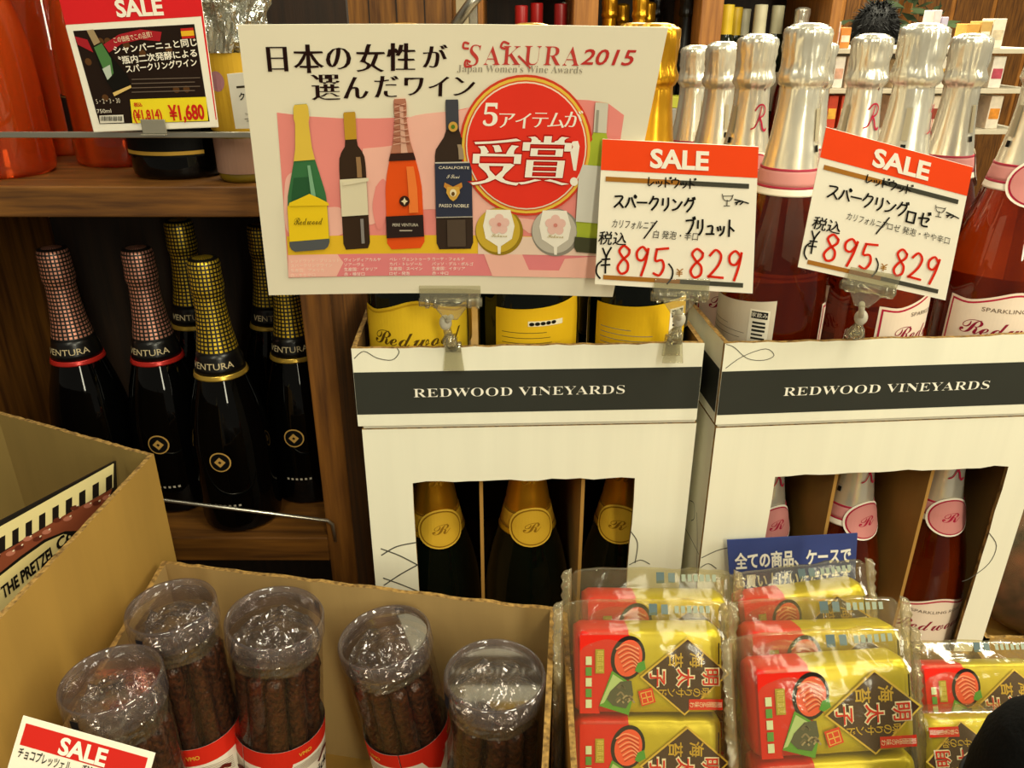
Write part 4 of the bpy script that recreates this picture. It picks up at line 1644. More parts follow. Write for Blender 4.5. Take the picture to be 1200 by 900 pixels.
KRAFT_IN = kraft('kraft_inner_face', '#a88a56')
KM = [KRAFT, KRAFT_IN, KRAFT_EDGE]
ZK = E - 0.4255
A_, B_, C_, D_ = (-0.303, 0.5645), (0.0347, 0.5037), (0.010, 0.20), (-0.295, 0.25)
tubbox = thing('cardboard_carton', 'open kraft carton holding the clear tubes of chocolate sticks', 'carton', (-0.14, 0.38, TBL), 0, 'open kraft cartons in the foreground')
for nm, a, b, z0, za, zb in (('back_panel', B_, A_, TBL, ZK, ZK), ('side_panel', A_, D_, TBL, ZK, ZK), ('side_panel', C_, B_, TBL, ZK, ZK), ('front_panel', D_, C_, TBL, ZK - 0.1, ZK - 0.1)):
    g = MB(); board(g, a, b, z0, za, zb, jit=0.0009); g.build(nm, KM, tubbox, True)
g = MB()
g.add([Vector((x, y, TBL + dz)) for dz in (0.0002, 0.0032) for x, y in (D_, C_, B_, A_)], [(0, 3, 2, 1), (4, 5, 6, 7), (0, 1, 5, 4), (1, 2, 6, 5), (2, 3, 7, 6), (3, 0, 4, 7)])
g.build('base_panel', KRAFT, tubbox, True)

ZP = E - 0.340
_f = P(0, 726, Z=ZP)
pa, pb, pc, pd = (-0.309, 0.600), (-0.49, 0.683), (-0.73, 0.683), (-0.73, 0.20)
pe = (-0.309 + (_f.x + 0.309) * 0.40 / (0.60 - _f.y), 0.20)
prbox = thing('cardboard_carton', 'taller kraft carton with the printed pretzel card standing inside', 'carton', (-0.52, 0.44, TBL), 0, 'open kraft cartons in the foreground')
KO = kraft('kraft_inner_shaded', '#86703c')  # greyish inner board, its extra darkness is shade put into the colour
g = MB(); board(g, pa, pb, TBL, ZP, ZP); board(g, pb, pc, TBL, ZP, ZP); g.build('back_panel', [KRAFT, KO, KRAFT_EDGE], prbox, True)
g = MB(); board(g, pe, pa, TBL, ZP, ZP, jit=0.0003); g.build('side_panel', [KRAFT, KO, KRAFT_EDGE], prbox, True)
g = MB(); board(g, pc, pd, TBL, ZP, ZP); g.build('side_panel', [KRAFT, KO, KRAFT_EDGE], prbox, True)
g = MB(); board(g, pd, pe, TBL, ZP - 0.14, ZP - 0.14); g.build('front_panel', KM, prbox, True)
g = MB()
g.add([Vector((x, y, TBL + dz)) for dz in (0.0002, 0.0032) for x, y in (pd, pe, pa, pb, pc)], [(4, 3, 2, 1, 0), (5, 6, 7, 8, 9)] + [(i, (i + 1) % 5, 5 + (i + 1) % 5, 5 + i) for i in range(5)])
g.build('base_panel', KRAFT, prbox, True)

# the printed card with the pretzel picture
c5 = [(-85, 656), (136, 540), (142, 690), (-85, 830)]
C5 = Card(c5, (P(136, 540, X=-0.343), P(142, 690, X=-0.343), P(-85, 656, X=-0.352)), 1000, 620)
T5 = C5.to_card


def z5(x, y):               # from the enlarged view of the photograph
    return T5(x / 4.0, 450 + y / 4.0)


pcard = thing('pretzel_card', 'printed pretzel display card with striped cream border inside the taller kraft carton', 'display card', tuple((C5.corners[2] + C5.corners[3]) / 2))
C5.sheet('sheet', pcard, mat('black_print', '#17130f', rough=0.45), t=0.002, nx=6, ny=4)
p = Print()
p.poly([z5(-340, 850), z5(0, 668), z5(532, 372), z5(530, 485), z5(0, 790), z5(-340, 980)], '#e2d398', 0)
for k in range(14):
    t = 0.985 - k * 0.118
    f = lambda t, s: z5(532 * t, (668 + (372 - 668) * t) * (1 - s) + (792 + (482 - 792) * t) * s)
    w = 0.056
    p.poly([f(t, 0.42), f(t - w, 0.42), f(t - w, 1.0), f(t, 1.0)], '#1c1612', 1)
p.poly([z5(-340, 985), z5(0, 795), z5(300, 615), z5(525, 490), z5(510, 530), z5(360, 690), z5(0, 905), z5(-340, 1100)], '#84442c', 1)
rr = random.Random(3)
for k in range(16):
    t = k / 15
    u, v = z5(-200 + 690 * t + rr.uniform(-15, 15), 935 - 420 * t + rr.uniform(-20, 20))
    p.ell(u, v, 26, 11, '#b4705a' if k % 2 else '#5e2a1c', 2, 14, rot=0.3)
    p.ell(u + 14, v - 5, 6, 4, '#ecdcc0', 3, 8)
p.poly([z5(-340, 1090), z5(-100, 960), z5(90, 808), z5(200, 730), z5(300, 690), T5(90, 622), T5(85, 650), T5(76, 662), T5(40, 690), T5(12, 714), T5(-25, 746), T5(-85, 800)], '#17130f', 3)
p.poly([z5(-340, 1100), z5(-100, 972), z5(95, 820), z5(205, 742), z5(290, 703), T5(84, 628), T5(78, 648), T5(72, 657), T5(40, 684), T5(12, 708), T5(-25, 740), T5(-85, 790)], '#dcc98a', 4)
(u0, v0), (u1, v1) = T5(1, 702), T5(74, 642)
p.text('THE PRETZEL', u0, v0, 80, '#17130f', 6, 'l', bold=0.04, rot=-math.atan2(v1 - v0, u1 - u0), width=math.hypot(u1 - u0, v1 - v0) * 0.84)
(u2, v2) = T5(66, 646)
p.text('Co', u2, v2, 74, '#17130f', 6, 'l', bold=0.04, rot=-math.atan2(v1 - v0, u1 - u0) + 0.1)
p.build('printed_picture', pcard, C5.fn, cu=200)
MB().box((-0.40, 0.40, TBL + 0.0034), (-0.352, 0.56, C5.corners[3].z + 0.004)).build('backing_box', KRAFT, pcard, True, bevel=0.002)

# ------------------------------------------------------------------ clear tubes of chocolate sticks
TUBE = clear('tube_plastic', '#f6f2ee', gloss=0.10, rough=0.05, milk=0.012, milkcol='#cfc6c0')
LID = clear('lid_plastic', '#f2eef0', gloss=0.12, rough=0.06, milk=0.03, milkcol='#c9c0c4')
LIDRIM = clear('lid_rim_plastic', '#f0ecee', gloss=0.20, rough=0.07, milk=0.07, milkcol='#b9b0b6')
FILM = clear('crumpled_film', '#efe8d8', gloss=0.55, rough=0.03, milk=0.12, bump=0.7, bscale=45, milkcol='#c9b894')
CHOC = mat('nutty_chocolate', '#5a3016', col2='#120703', rough=0.28, scale=300, bump=1.0, bscale=260, spec=0.6)
TL = 0.210


def make_tube(root):
    n = MB()
    n.lathe([(0.0, 0.0), (0.032, 0.0), (0.0345, 0.003), (0.0345, TL - 0.004)], 48, 0)
    n.build('tube_wall', TUBE, root)
    l = MB()
    l.lathe([(0.0358, TL - 0.017), (0.0364, TL - 0.015), (0.0364, TL - 0.001), (0.0352, TL + 0.0012), (0.0338, TL), (0.0332, TL - 0.004)], 56, 0)
    lid = l.build('lid_rim', LIDRIM, root)
    MB().lathe([(0.0, TL - 0.0035), (0.0332, TL - 0.0036)], 48, 0).build('lid_top', LID, lid)
    p = Print(False)
    p.rect(-3.6, (TL - 0.0155) * 1000, 3.6, (TL - 0.0045) * 1000, '#1c1f2c', 1)
    p.build('seal_tab', lid, lambda u, v, w: Vector((math.sin(u / 36.4 + TABA) * (0.0366 + w), -math.cos(u / 36.4 + TABA) * (0.0366 + w), v / 1000)), False, 2)
    rr = random.Random(12)
    stick = None
    spots = [(0.0248, 2 * math.pi * k / 10) for k in range(10)] + [(0.0100, 2 * math.pi * k / 4 + .3) for k in range(4)]
    for r, a in spots:
        if stick is None:
            def fn(an, z, i):
                return 0.0013 * mnoise.noise(Vector((math.cos(an) * 3, math.sin(an) * 3, z * 190))) + 0.0008 * mnoise.noise(Vector((math.cos(an) * 7, math.sin(an) * 7, z * 500)))
            pr = [(0.0, 0.006), (0.005, 0.0062)] + [(0.0070, 0.008 + i * 0.0034) for i in range(50)] + [(0.0050, 0.1790), (0.0, 0.1805)]
            s = MB().lathe(pr, 14, 0, True, fn).build('chocolate_stick', CHOC, root)
            stick = s
        else:
            s = stick.copy(); COL.objects.link(s)
            s.parent = root
        s.location = (r * math.cos(a), r * math.sin(a), rr.uniform(-0.004, 0.003))
        s.rotation_euler = (rr.uniform(-.02, .02), rr.uniform(-.02, .02), rr.uniform(0, 6))
    f = MB()
    prof = [(0.0325, TL - 0.030), (0.0322, TL - 0.022), (0.030, TL - 0.014), (0.024, TL - 0.012), (0.017, TL - 0.013), (0.010, TL - 0.009), (0.005, TL - 0.007), (0, TL - 0.006)]
    f.lathe(fine(prof, 4), 44, 0, False, lambda a, z, i: 0.0022 * mnoise.noise(Vector((math.cos(a) * 2.5, math.sin(a) * 2.5, z * 160 + i * .23))))
    for q in range(len(f.v)):
        v = f.v[q]
        if v.z > TL - 0.02:
            v.z += 0.0065 * mnoise.noise(Vector((v.x * 110, v.y * 110, 3.3))) + 0.0022 * mnoise.noise(Vector((v.x * 240, v.y * 240, 9.3))) - 0.002
            v.z = min(v.z, TL - 0.0042)
    f.build('inner_film', FILM, root)
    p = Print(False)
    W2 = 108
    zt = (TL - 0.098) * 1000
    p.rect(-W2, zt - 62, W2, zt, '#e9e0d0', 0)
    p.rect(-W2, zt - 15, W2, zt, '#cf2a1a', 1)
    for s in (-92, -20, 52):
        pts = [(s, zt - 15), (s + 24, zt - 15), (s + 22, zt - 22), (s + 14, zt - 33), (s + 4, zt - 24)]
        p.poly(pts, '#cf2a1a', 1)
        p.text('tic Sticks', s + 20, zt - 42, 13, '#1c1512', 2, 'l', bold=0.02, width=46)
        p.text('VMO', s + 34, zt - 9.5, 5, '#e2a43a', 3, 'c', bold=0.03)
        for k in range(7):
            p.stroke([(s + 20, zt - 19 - k * 1.6), (s + 40, zt - 17.6 - k * 1.2), (s + 66, zt - 21 - k * 1.7)], 0.5, '#a39684', 2)
        p.stroke([(s + 48, zt - 29), (s + 55, zt - 24), (s + 62, zt - 27)], 3.2, '#5e1f16', 3)
    p.build('paper_label', root, lambda u, v, w: Vector((math.sin(u / 34.5) * (0.0348 + w), -math.cos(u / 34.5) * (0.0348 + w), v / 1000)), False, 3)


TABA = -0.12
tube_proto = None
TUBES = [
    ((130, 795), (158, 895), 0.506, 'clear tube of chocolate sticks directly behind the small tilted sale card', -0.2),
    ((200, 710), (235, 850), 0.583, 'clear tube of chocolate sticks in the back corner of the kraft carton', -0.25),
    ((322, 723), (330, 880), 0.598, 'clear tube of chocolate sticks standing nearly upright in the carton middle', 2.5),
    ((450, 745), (487, 890), 0.618, 'clear tube of chocolate sticks leaning in front of the carton back wall', 3.1),
    ((580, 790), (578, 900), 0.566, 'clear tube of chocolate sticks nearest the gold snack packs', -1.0),
]
for top, low, dep, lab, az in TUBES:
    Tp = P(*top, D=dep)
    Q = P(*low, Y=Tp.y - 0.002)
    ax = (Tp - Q).normalized()
    L = (Tp.z - (TBL + 0.0036) - 0.034 * math.hypot(ax.x, ax.y)) / ax.z
    if tube_proto is None:
        root = thing('stick_tube', lab, 'tube')
        make_tube(root)
        tube_proto = root
    else:
        root = copy_tree(tube_proto)
    root.location = Tp - ax * L
    root.rotation_euler = (Vector((0, 0, 1)).rotation_difference(ax).to_matrix() @ Matrix.Rotation(az, 3, 'Z')).to_euler()
    kk = {130: 0.86, 200: 0.88}.get(top[0], 1.0)
    root.scale = (kk, kk, L / TL)
    tag(root, lab, 'tube', 'clear tubes of chocolate sticks')

# small sale card standing in the carton
c6 = [(27, 839), (182, 883), (160, 962), (4, 916)]
C6 = Card(c6, (P(4, 916, Y=0.318), P(160, 962, Y=0.318), P(27, 839, Y=0.332)), 900, 460)
root = thing('sale_card', 'small tilted sale card with a white border in front of the tubes', 'price card', tuple((C6.corners[2] + C6.corners[3]) / 2))
C6.sheet('sheet', root, CARDP, nx=4, ny=3)
p = Print()
p.rect(34, 40, 862, 190, '#cf2a22', 0)
p.text('SALE', 448, 172, 160, '#f8f1e0', 2, 'c', bold=0.035, width=320)
p.text('チョコプレッツェル', 40, 268, 78, '#17130f', 1, 'l', bold=0.015, width=360)
p.text('税込', 470, 262, 74, '#17130f', 1, 'l', bold=0.015)
hand(p, '8', 640, 250, 120, 160, '#d92a14', 18)
p.build('lettering', root, C6.fn)
bt = (C6.corners[2] + C6.corners[3]) / 2
MB().box((bt.x - 0.006, bt.y + 0.0012, TBL + 0.0033), (bt.x + 0.006, bt.y + 0.0026, bt.z + 0.02)).build('card_stand', CLIPM, root, True)

# ------------------------------------------------------------------ gold snack packs
ZB = TBL + 0.085
lowbox = thing('cardboard_carton', 'closed kraft carton under the gold snack packs', 'carton', (0.22, 0.37, TBL))
MB().box((0.040, 0.205, TBL + 0.0002), (0.405, 0.535, ZB - 0.0004)).build('carton_body', KRAFT, lowbox, True, bevel=0.002)
MB().box((0.215, 0.2045, ZB - 0.0006), (0.235, 0.5355, ZB - 0.0002)).build('packing_tape', mat('brown_tape', '#8a6030', rough=0.25), lowbox, True)
packbox = thing('cardboard_carton', 'open kraft carton filled with gold snack packs', 'carton', (0.22, 0.37, ZB), 0, 'open kraft cartons in the foreground')
q = [(0.0400, 0.5030), (0.0345, 0.2), (0.405, 0.2), (0.405, 0.535), (0.0400, 0.535)]
g = MB(); board(g, (0.040, 0.503), (0.0345, 0.205), ZB, ZK - 0.003, ZK - 0.006, jit=0.0012); g.build('side_panel', KM, packbox, True)
g = MB(); board(g, (0.405, 0.205), (0.405, 0.535), ZB, ZB + 0.05, ZB + 0.05); g.build('side_panel', KM, packbox, True)
g = MB(); board(g, (0.405, 0.535), (0.040, 0.535), ZB, ZB + 0.045, ZB + 0.045); g.build('back_panel', KM, packbox, True)
g = MB(); board(g, (0.0345, 0.205), (0.405, 0.205), ZB, ZB + 0.03, ZB + 0.03); g.build('front_panel', KM, packbox, True)
MB().box((0.046, 0.211, ZB + 0.0002), (0.400, 0.530, ZB + 0.003)).build('base_panel', KRAFT, packbox, True)

GOLDP = mat('gold_wrapper', '#c4b31a', rough=0.34, metal=0.25, var=0.10, bump=0.25, bscale=45, scale=18)
REDP = mat('red_wrapper', '#d3200f', rough=0.32, var=0.05, bump=0.25, bscale=45, spec=0.6)
WRAP = clear('pack_film', '#f4f0dc', gloss=0.05, rough=0.12, milk=0.055, bump=0.25, bscale=35, milkcol='#d8cda4')
CRIMP = clear('film_crimp', '#efe8d2', gloss=0.25, rough=0.12, milk=0.24, bump=0.5, bscale=120, milkcol='#d2c49c')
BW, BHH, BD = 0.106, 0.0620, 0.032         # one inner bar


def make_pack(root):
    for bi, zc in enumerate((0.0325, -0.0325)):
        n = MB()
        nx, na = 22, 28
        vs, fs, ms = [], [], []
        for i in range(nx + 1):
            x = -BW / 2 + BW * i / nx
            e = min(1.0, (min(i, nx - i) + 0.6) / 1.6)
            for k in range(na):
                a = 2 * math.pi * k / na
                c, s = math.cos(a), math.sin(a)
                ex = 0.32
                y = math.copysign(abs(c) ** ex, c) * BD / 2 * (0.80 + 0.20 * e)
                z = math.copysign(abs(s) ** ex, s) * BHH / 2 * (0.86 + 0.14 * e)
                nz = 0.0007 * mnoise.noise(Vector((x * 90 + bi * 9, a * 2.2, 1.7)))
                vs.append(Vector((x, y * (1 + nz * 30), z * (1 + nz * 12) + zc)))
        for i in range(nx):
            for k in range(na):
                k2 = (k + 1) % na
                fs.append((i * na + k, (i + 1) * na + k, (i + 1) * na + k2, i * na + k2)); ms.append(1 if i < 8 else 0)
        fs.append(tuple(range(na))); ms.append(1)
        fs.append(tuple(nx * na + k for k in range(na))[::-1]); ms.append(0)
        n.add(vs, fs, ms, True)
        bar = n.build('snack_bar', [GOLDP, REDP], root)
        p = Print()

        def q(pts):
            return pts

        def fn(u, v, w, zc=zc):
            return Vector((-BW / 2 + u / 795.0 * BW, -BD / 2 - 0.0009 - w, zc + BHH / 2 + v / 445.0 * BHH))
        red, dk, sal, wh, gd, br = '#d3200f', '#231a14', '#e8593a', '#f4ead6', '#c9a53a', '#4a3428'
        p.poly([(20, 20), (290, 20), (300, 60), (200, 200), (120, 400), (130, 430), (20, 430)], red, 1)
        p.ell(282, 138, 92, 116, dk, 2, 30, 0.25)
        p.ell(284, 140, 74, 97, sal, 3, 30, 0.25)
        for k in range(6):
            p.stroke([(218 + k * 9, 92 + 22 * k), (270 + k * 9, 66 + 22 * k), (340, 92 + 24 * k)], 6, '#f2a284', 4)
            p.stroke([(220 + k * 9, 102 + 22 * k), (272 + k * 9, 77 + 22 * k), (342, 104 + 24 * k)], 4, '#a8321c', 4)
        p.poly([(335, 165), (370, 150), (378, 195), (340, 215), (318, 205)], '#4f9a3a', 5)
        p.poly([(195, 205), (285, 262), (302, 370), (285, 436), (125, 388)], '#5c9a34', 4)
        p.poly([(200, 222), (262, 262), (250, 300), (190, 310), (150, 372), (128, 380)], '#b4cf94', 5)
        p.poly([(185, 310), (240, 260), (300, 255), (310, 330), (270, 400), (200, 385), (165, 350)], '#565848', 6)
        for k in range(9):
            rr = random.Random(k)
            x, y = 205 + rr.uniform(0, 80), 280 + rr.uniform(0, 90)
            p.stroke([(x, y), (x + 18, y - 14), (x + 34, y + 4)], 9, ('#8a7c66', '#6a6452', '#a39478')[k % 3], 7)
        p.poly([(606, 30), (835, 220), (590, 440), (345, 238)], '#d9b84a', 2)
        p.poly([(606, 42), (820, 220), (590, 428), (360, 238)], br, 3)
        for ch, x, y, s, c in (('海', 655, 148, 82, gd), ('苔', 540, 150, 82, gd)):
            p.text(ch, x, y, s, c, 5, 'c', rot=-math.pi / 2, center=True, bold=0.02)
        for ch, x, y in (('明', 728, 236), ('太', 592, 238), ('子', 440, 240)):
            p.text(ch, x, y, 96, wh, 5, 'c', rot=-math.pi / 2, center=True, bold=0.075)
            p.text(ch, x, y, 96, '#cf2214', 7, 'c', rot=-math.pi / 2, center=True, bold=0.012)
        for i, ch in enumerate('味のりサンド'):
            p.text(ch, 700 - i * 46, 318, 52, gd, 5, 'c', rot=-math.pi / 2, center=True, bold=0.01)
        p.rect(612, 352, 795, 408, '#d8301e', 6)
        for i in range(7):
            p.text('期間限定の味わ'[i], 778 - i * 25, 380, 30, '#f4e2cc', 7, 'c', rot=-math.pi / 2, center=True)
        p.poly([(336, 312), (412, 292), (432, 368), (356, 390)], '#d8401e', 5)
        p.stroke([(350, 322), (406, 308), (418, 362), (362, 378), (350, 322)], 6, '#e8b25a', 6, curve=False)
        p.stroke([(376, 318), (392, 370)], 6, '#e8b25a', 6)
        p.stroke([(356, 350), (412, 336)], 6, '#e8b25a', 6)
        p.rect(104, 92, 152, 218, '#a8982a', 5)
        p.text('韓国直送', 130, 155, 40, '#e2cf6a', 6, 'c', rot=-math.pi / 2, center=True, width=112)
        for i in range(5):
            p.rect(52, 130 + i * 56, 84, 174 + i * 56, ('#d6e4cc', '#5c9a4a')[i % 2], 5)
        p.rect(770, 60, 778, 170, '#3a3420', 4)
        p.build('printed_front', bar, fn, False)
    # the clear outer film, gathered into crimped ends, with a loose flap above the bars
    n = MB()
    hx, nx, na = 0.0625, 30, 40
    vs, fs = [], []
    for i in range(nx + 1):
        f = 2 * i / nx - 1
        x = hx * f
        th = (1 - abs(f) ** 7) ** 0.5 if abs(f) < 1 else 0.0
        ty = 0.0195 * th + 0.0012
        hz = 0.0705 - 0.004 * (1 - th)
        for k in range(na):
            a = 2 * math.pi * k / na
            c, s = math.cos(a), math.sin(a)
            y = math.copysign(abs(c) ** 0.42, c) * ty
            z = math.copysign(abs(s) ** 0.42, s) * hz
            if z > 0.055:
                up = (z - 0.055) / 0.0155
                z += 0.010 * up
                y = y * (1 - 0.75 * min(1, up)) + 0.004 * min(1, up)
            nn = mnoise.noise(Vector((x * 70, z * 70, 4.1 + (1 if c > 0 else 0)))) + 0.2 * mnoise.noise(Vector((x * 150, z * 150, 8.1)))
            vs.append(Vector((x, y + 0.0011 * nn * (1 if c > 0 else -1) * max(0.2, th), z + 0.0012 * nn)))
    for i in range(nx):
        for k in range(na):
            k2 = (k + 1) % na
            fs.append((i * na + k, (i + 1) * na + k, (i + 1) * na + k2, i * na + k2))
    n.add(vs, fs, 0, True)
    film = n.build('outer_film', WRAP, root)
    for sgn in (-1, 1):
        n = MB()
        m_ = 40
        vs, fs = [], []
        for j in range(m_ + 1):
            z = -0.069 + 0.150 * j / m_
            for i in range(4):
                x = sgn * (hx - 0.001 + 0.0024 * i)
                if i == 3:
                    x += sgn * (0.0009 if j % 2 else -0.0006)
                vs.append(Vector((x, 0.0022 * mnoise.noise(Vector((z * 60, i * .5, sgn))) * i + 0.0005 * (-1) ** i, z * (1 - 0.012 * i))))
        for j in range(m_):
            for i in range(3):
                fs.append((j * 4 + i, j * 4 + i + 1, (j + 1) * 4 + i + 1, (j + 1) * 4 + i))
        n.add(vs, fs, 0, True)
        c = n.build('crimped_end', CRIMP, root)
        sdf = c.modifiers.new('solid', 'SOLIDIFY'); sdf.thickness = 0.0004
    p = Print(False)
    p.rect(2, 71.5, 8, 79.5, '#5a6a6c', 0)
    p.rect(11, 72.0, 16, 79.0, '#6c7a78', 0)
    for k in range(6):
        p.rect(21 + k * 4.6, 73, 24 + k * 4.6, 78, '#97a08c', 0)
    p.build('film_print', film, lambda u, v, w: Vector((u / 1000, -0.0052 + (v - 71) * 0.00022 - w, v / 1000)), False)


pack_proto = None
PACKS = [   # crease of the upper bar in the photograph: left end, right end, height; distance; lean; roll
    (675, 846, 739, 0.440, 24, 0.0, 'gold and red snack pack in front of its column beside the tube carton'),
    (684, 852, 701, 0.492, 22, -0.5, 'gold and red snack pack behind the front one of the first column, top showing'),
    (888, 1074, 779, 0.408, 24, 3.6, 'gold and red snack pack standing foremost, next to the black pouch'),
    (880, 1058, 737, 0.455, 26, 1.8, 'gold snack pack in the middle of the column of three'),
    (878, 1026, 694, 0.503, 20, 7.5, 'gold and red snack pack in front of the blue sign'),
    (1079, 1222, 778, 0.462, 34, 1.0, 'gold snack pack lying low under the white carton corner'),
    (1088, 1240, 841, 0.405, 36, 182.0, 'upside down gold snack pack partly covered by the black pouch'),
]
for xl, xr, py, Y, lean, roll, lab in PACKS:
    a, b = P(xl, py, Y=Y), P(xr, py, Y=Y)
    s = (b - a).length / BW
    O = (a + b) / 2
    al = math.radians(lean)
    U, V = Vector((1, 0, 0)), Vector((0, math.sin(al), math.cos(al)))
    Wn = U.cross(V)                       # towards the back is -Wn ... local y
    ctr = O - V * (0.0635 * s) + Vector((0, math.cos(al), -math.sin(al))) * (BD / 2 * s)
    M3 = Matrix((U, Vector((0, math.cos(al), -math.sin(al))), V)).transposed()
    M3 = M3 @ Matrix.Rotation(-math.radians(roll), 3, 'Y')
    if pack_proto is None:
        root = thing('snack_pack', lab, 'snack pack')
        make_pack(root)
        pack_proto = root
    else:
        root = copy_tree(pack_proto)
    root.location = ctr
    root.rotation_euler = M3.to_euler()
    root.scale = (s, s, s)
    tag(root, lab, 'snack pack', 'gold mentaiko snack packs in the carton')

# blue notice in front of the second white carton
c7 = [(852, 633), (1005, 625), (1001, 693), (857, 703)]
fr0, fr1 = Vector(onR(0, -0.006, E)), Vector(onR(0.3, -0.006, E))
C7 = Card(c7, (fr0, fr1, fr0 + Vector((0, 0, 0.2))), 900, 420)
root = thing('notice_card', 'small blue notice card with white lettering against the white carton', 'sign', tuple((C7.corners[2] + C7.corners[3]) / 2))
C7.sheet('sheet', root, mat('blue_card', '#3c4a86', rough=0.45), t=0.001, nx=3, ny=2)
p = Print()
p.text('全ての商品、ケースで', 40, 190, 116, '#f1ecdf', 1, 'l', bold=0.035, width=820)
p.text('お買い上げいただけます', 40, 330, 104, '#f1ecdf', 1, 'l', bold=0.03, width=820)
p.build('lettering', root, C7.fn)

# black soft pouch close to the camera
pz = ZB + 0.0034
root = thing('black_pouch', 'black soft rounded pouch covering the corner of the gold packs', 'pouch', (0.301, 0.318, pz))
top = P(1190, 822, D=0.438).z - pz
FAB = mat('black_fabric', '#060606', rough=0.95, var=0.2, scale=300, bump=0.3, bscale=400, spec=0.2)
pr = [(0.0, 0.0), (0.024, 0.0), (0.032, 0.006), (0.036, 0.03), (0.037, top - 0.055), (0.0345, top - 0.032), (0.028, top - 0.016), (0.019, top - 0.006), (0.009, top - 0.0008), (0.0, top)]
MB().lathe(fine(pr, 4), 40, 0, True, lambda a, z, i: 0.0014 * mnoise.noise(Vector((math.cos(a) * 1.4, math.sin(a) * 1.4, z * 30)))).build('pouch_body', FAB, root)
g = MB()
g.tube([(0.0378 * math.cos(a), 0.0378 * math.sin(a), top - 0.070 + 0.002 * math.sin(3 * a)) for a in (2 * math.pi * k / 36 for k in range(37))], 0.0016, segs=8)
g.build('cord', mat('black_cord', '#121112', rough=0.7), root)

# tray with a bag of dried fruit beyond the white carton corner
fx = thing('cardboard_carton', 'low kraft tray holding the dried fruit bag past the white carton', 'carton', (0.60, 0.74, TBL))
g = MB()
zt_ = P(1168, 748, Y=0.632).z
board(g, (0.484, 0.632), (0.74, 0.632), TBL, zt_, zt_ + 0.002)
g.build('front_panel', KM, fx, True)
for a, b in (((0.74, 0.632), (0.74, 0.86)), ((0.484, 0.86), (0.484, 0.632))):
    g = MB(); board(g, a, b, TBL, zt_, zt_); g.build('side_panel', KM, fx, True)
g = MB(); board(g, (0.74, 0.86), (0.484, 0.86), TBL, zt_, zt_); g.build('back_panel', KM, fx, True)
MB().box((0.489, 0.637, TBL + 0.0002), (0.735, 0.855, TBL + 0.003)).build('base_panel', KRAFT, fx, True)
m = mat('dried_fruit', '#7c4636', col2='#2a1d16', rough=0.35, scale=38, bump=0.5, bscale=60)
fb = thing('fruit_bag', 'clear bag of brown dried fruit at the picture edge past the white carton', 'snack bag', (0.60, 0.70, TBL + 0.0034))
MB().ball((0, 0, 0.095), (0.098, 0.042, 0.098), 0, 30, 18, lambda d: 0.05 * mnoise.noise(d * 5)).build('fruit_filling', m, fb)
MB().ball((0, 0, 0.099), (0.104, 0.048, 0.0985), 0, 30, 18, lambda d: 0.03 * mnoise.noise(d * 4)).build('clear_bag', WRAP, fb)
MB().box((0.0, -0.0490, 0.07), (0.05, -0.0455, 0.10)).build('yellow_label', mat('yellow_sticker', '#d8b83a', rough=0.4), fb, bevel=0.001)
ob = thing('paper_box', 'orange paper box behind the dried fruit bag', 'box', (0.60, 0.80, TBL + 0.0034))
MB().box((-0.11, -0.035, 0), (0.12, 0.045, 0.235)).build('box_body', mat('orange_board', '#b8702a', rough=0.5), ob, bevel=0.002)
MB().box((-0.108, -0.033, 0.2352), (0.118, 0.043, 0.237)).build('box_lid', mat('orange_board_lid', '#a86424', rough=0.5), ob)

# ------------------------------------------------------------------ the shop behind: wine shelf, gondola, shopper
def still_bottle(root, key):
    body, cap, lab = key
    prof = [(0, 0.003), (0.030, 0.0), (0.0365, 0.003), (0.0375, 0.010), (0.0375, 0.185), (0.0350, 0.200), (0.024, 0.218), (0.0155, 0.232), (0.0140, 0.245), (0.0138, 0.292), (0.0, 0.293)]
    MB().lathe(fine(prof, 2), 24, 0, True).build('glass_body', mat('still_' + body.strip('#'), body, rough=0.08), root)
    MB().lathe([(0.0152, 0.232), (0.0147, 0.262), (0.0150, 0.294), (0.0140, 0.297), (0, 0.298)], 24, 0, True).build('capsule', mat('capsule_' + cap.strip('#'), cap, rough=0.35), root)
    p = Print(False)
    p.rect(-40, 60, 40, 150, lab, 0)
    p.build('front_label', root, lambda u, v, w: Vector((math.sin(u / 38) * (0.0378 + w), -math.cos(u / 38) * (0.0378 + w), v / 1000)), False, 6)


SP = {}
YB = 1.90
ZSH = P(850, 166, Y=YB).z
shelf = thing('wine_shelf', 'tall wooden wine shelf standing behind the poster and silver caps', 'shelf', (0.15, YB + 0.1, 0))


def xat(px, Y, py=20):
    return P(px, py, Y=Y).x


for x0, x1 in ((560, 566), (672, 701), (821, 847), (973, 986)):
    MB().box((xat(x0, YB - 0.04), YB - 0.04, 0), (xat(x1, YB - 0.04), YB + 0.28, 2.1)).build('upright', WOOD_LT, shelf, True, bevel=0.002)
xa, xb = xat(560, YB - 0.04), xat(986, YB - 0.04)
for zz in (0.35, 0.75, ZSH - 0.025, ZSH + 0.42):
    MB().box((xa, YB - 0.03, zz), (xb, YB + 0.27, zz + 0.025)).build('shelf_board', WOOD_X, shelf, True)
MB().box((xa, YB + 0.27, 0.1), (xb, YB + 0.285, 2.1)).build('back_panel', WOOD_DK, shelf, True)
BROWNB = wood('brown_panel', '#52300f', '#8a5a22', 'z')
cabt = thing('wooden_cabinet', 'brown upright wooden cabinet behind the top of the poster', 'cabinet', (-0.25, 1.66, 0))
MB().box((xat(402, 1.6), 1.6, 0), (xat(530, 1.6), 1.72, 1.75)).build('cabinet_body', BROWNB, cabt, True, bevel=0.003)
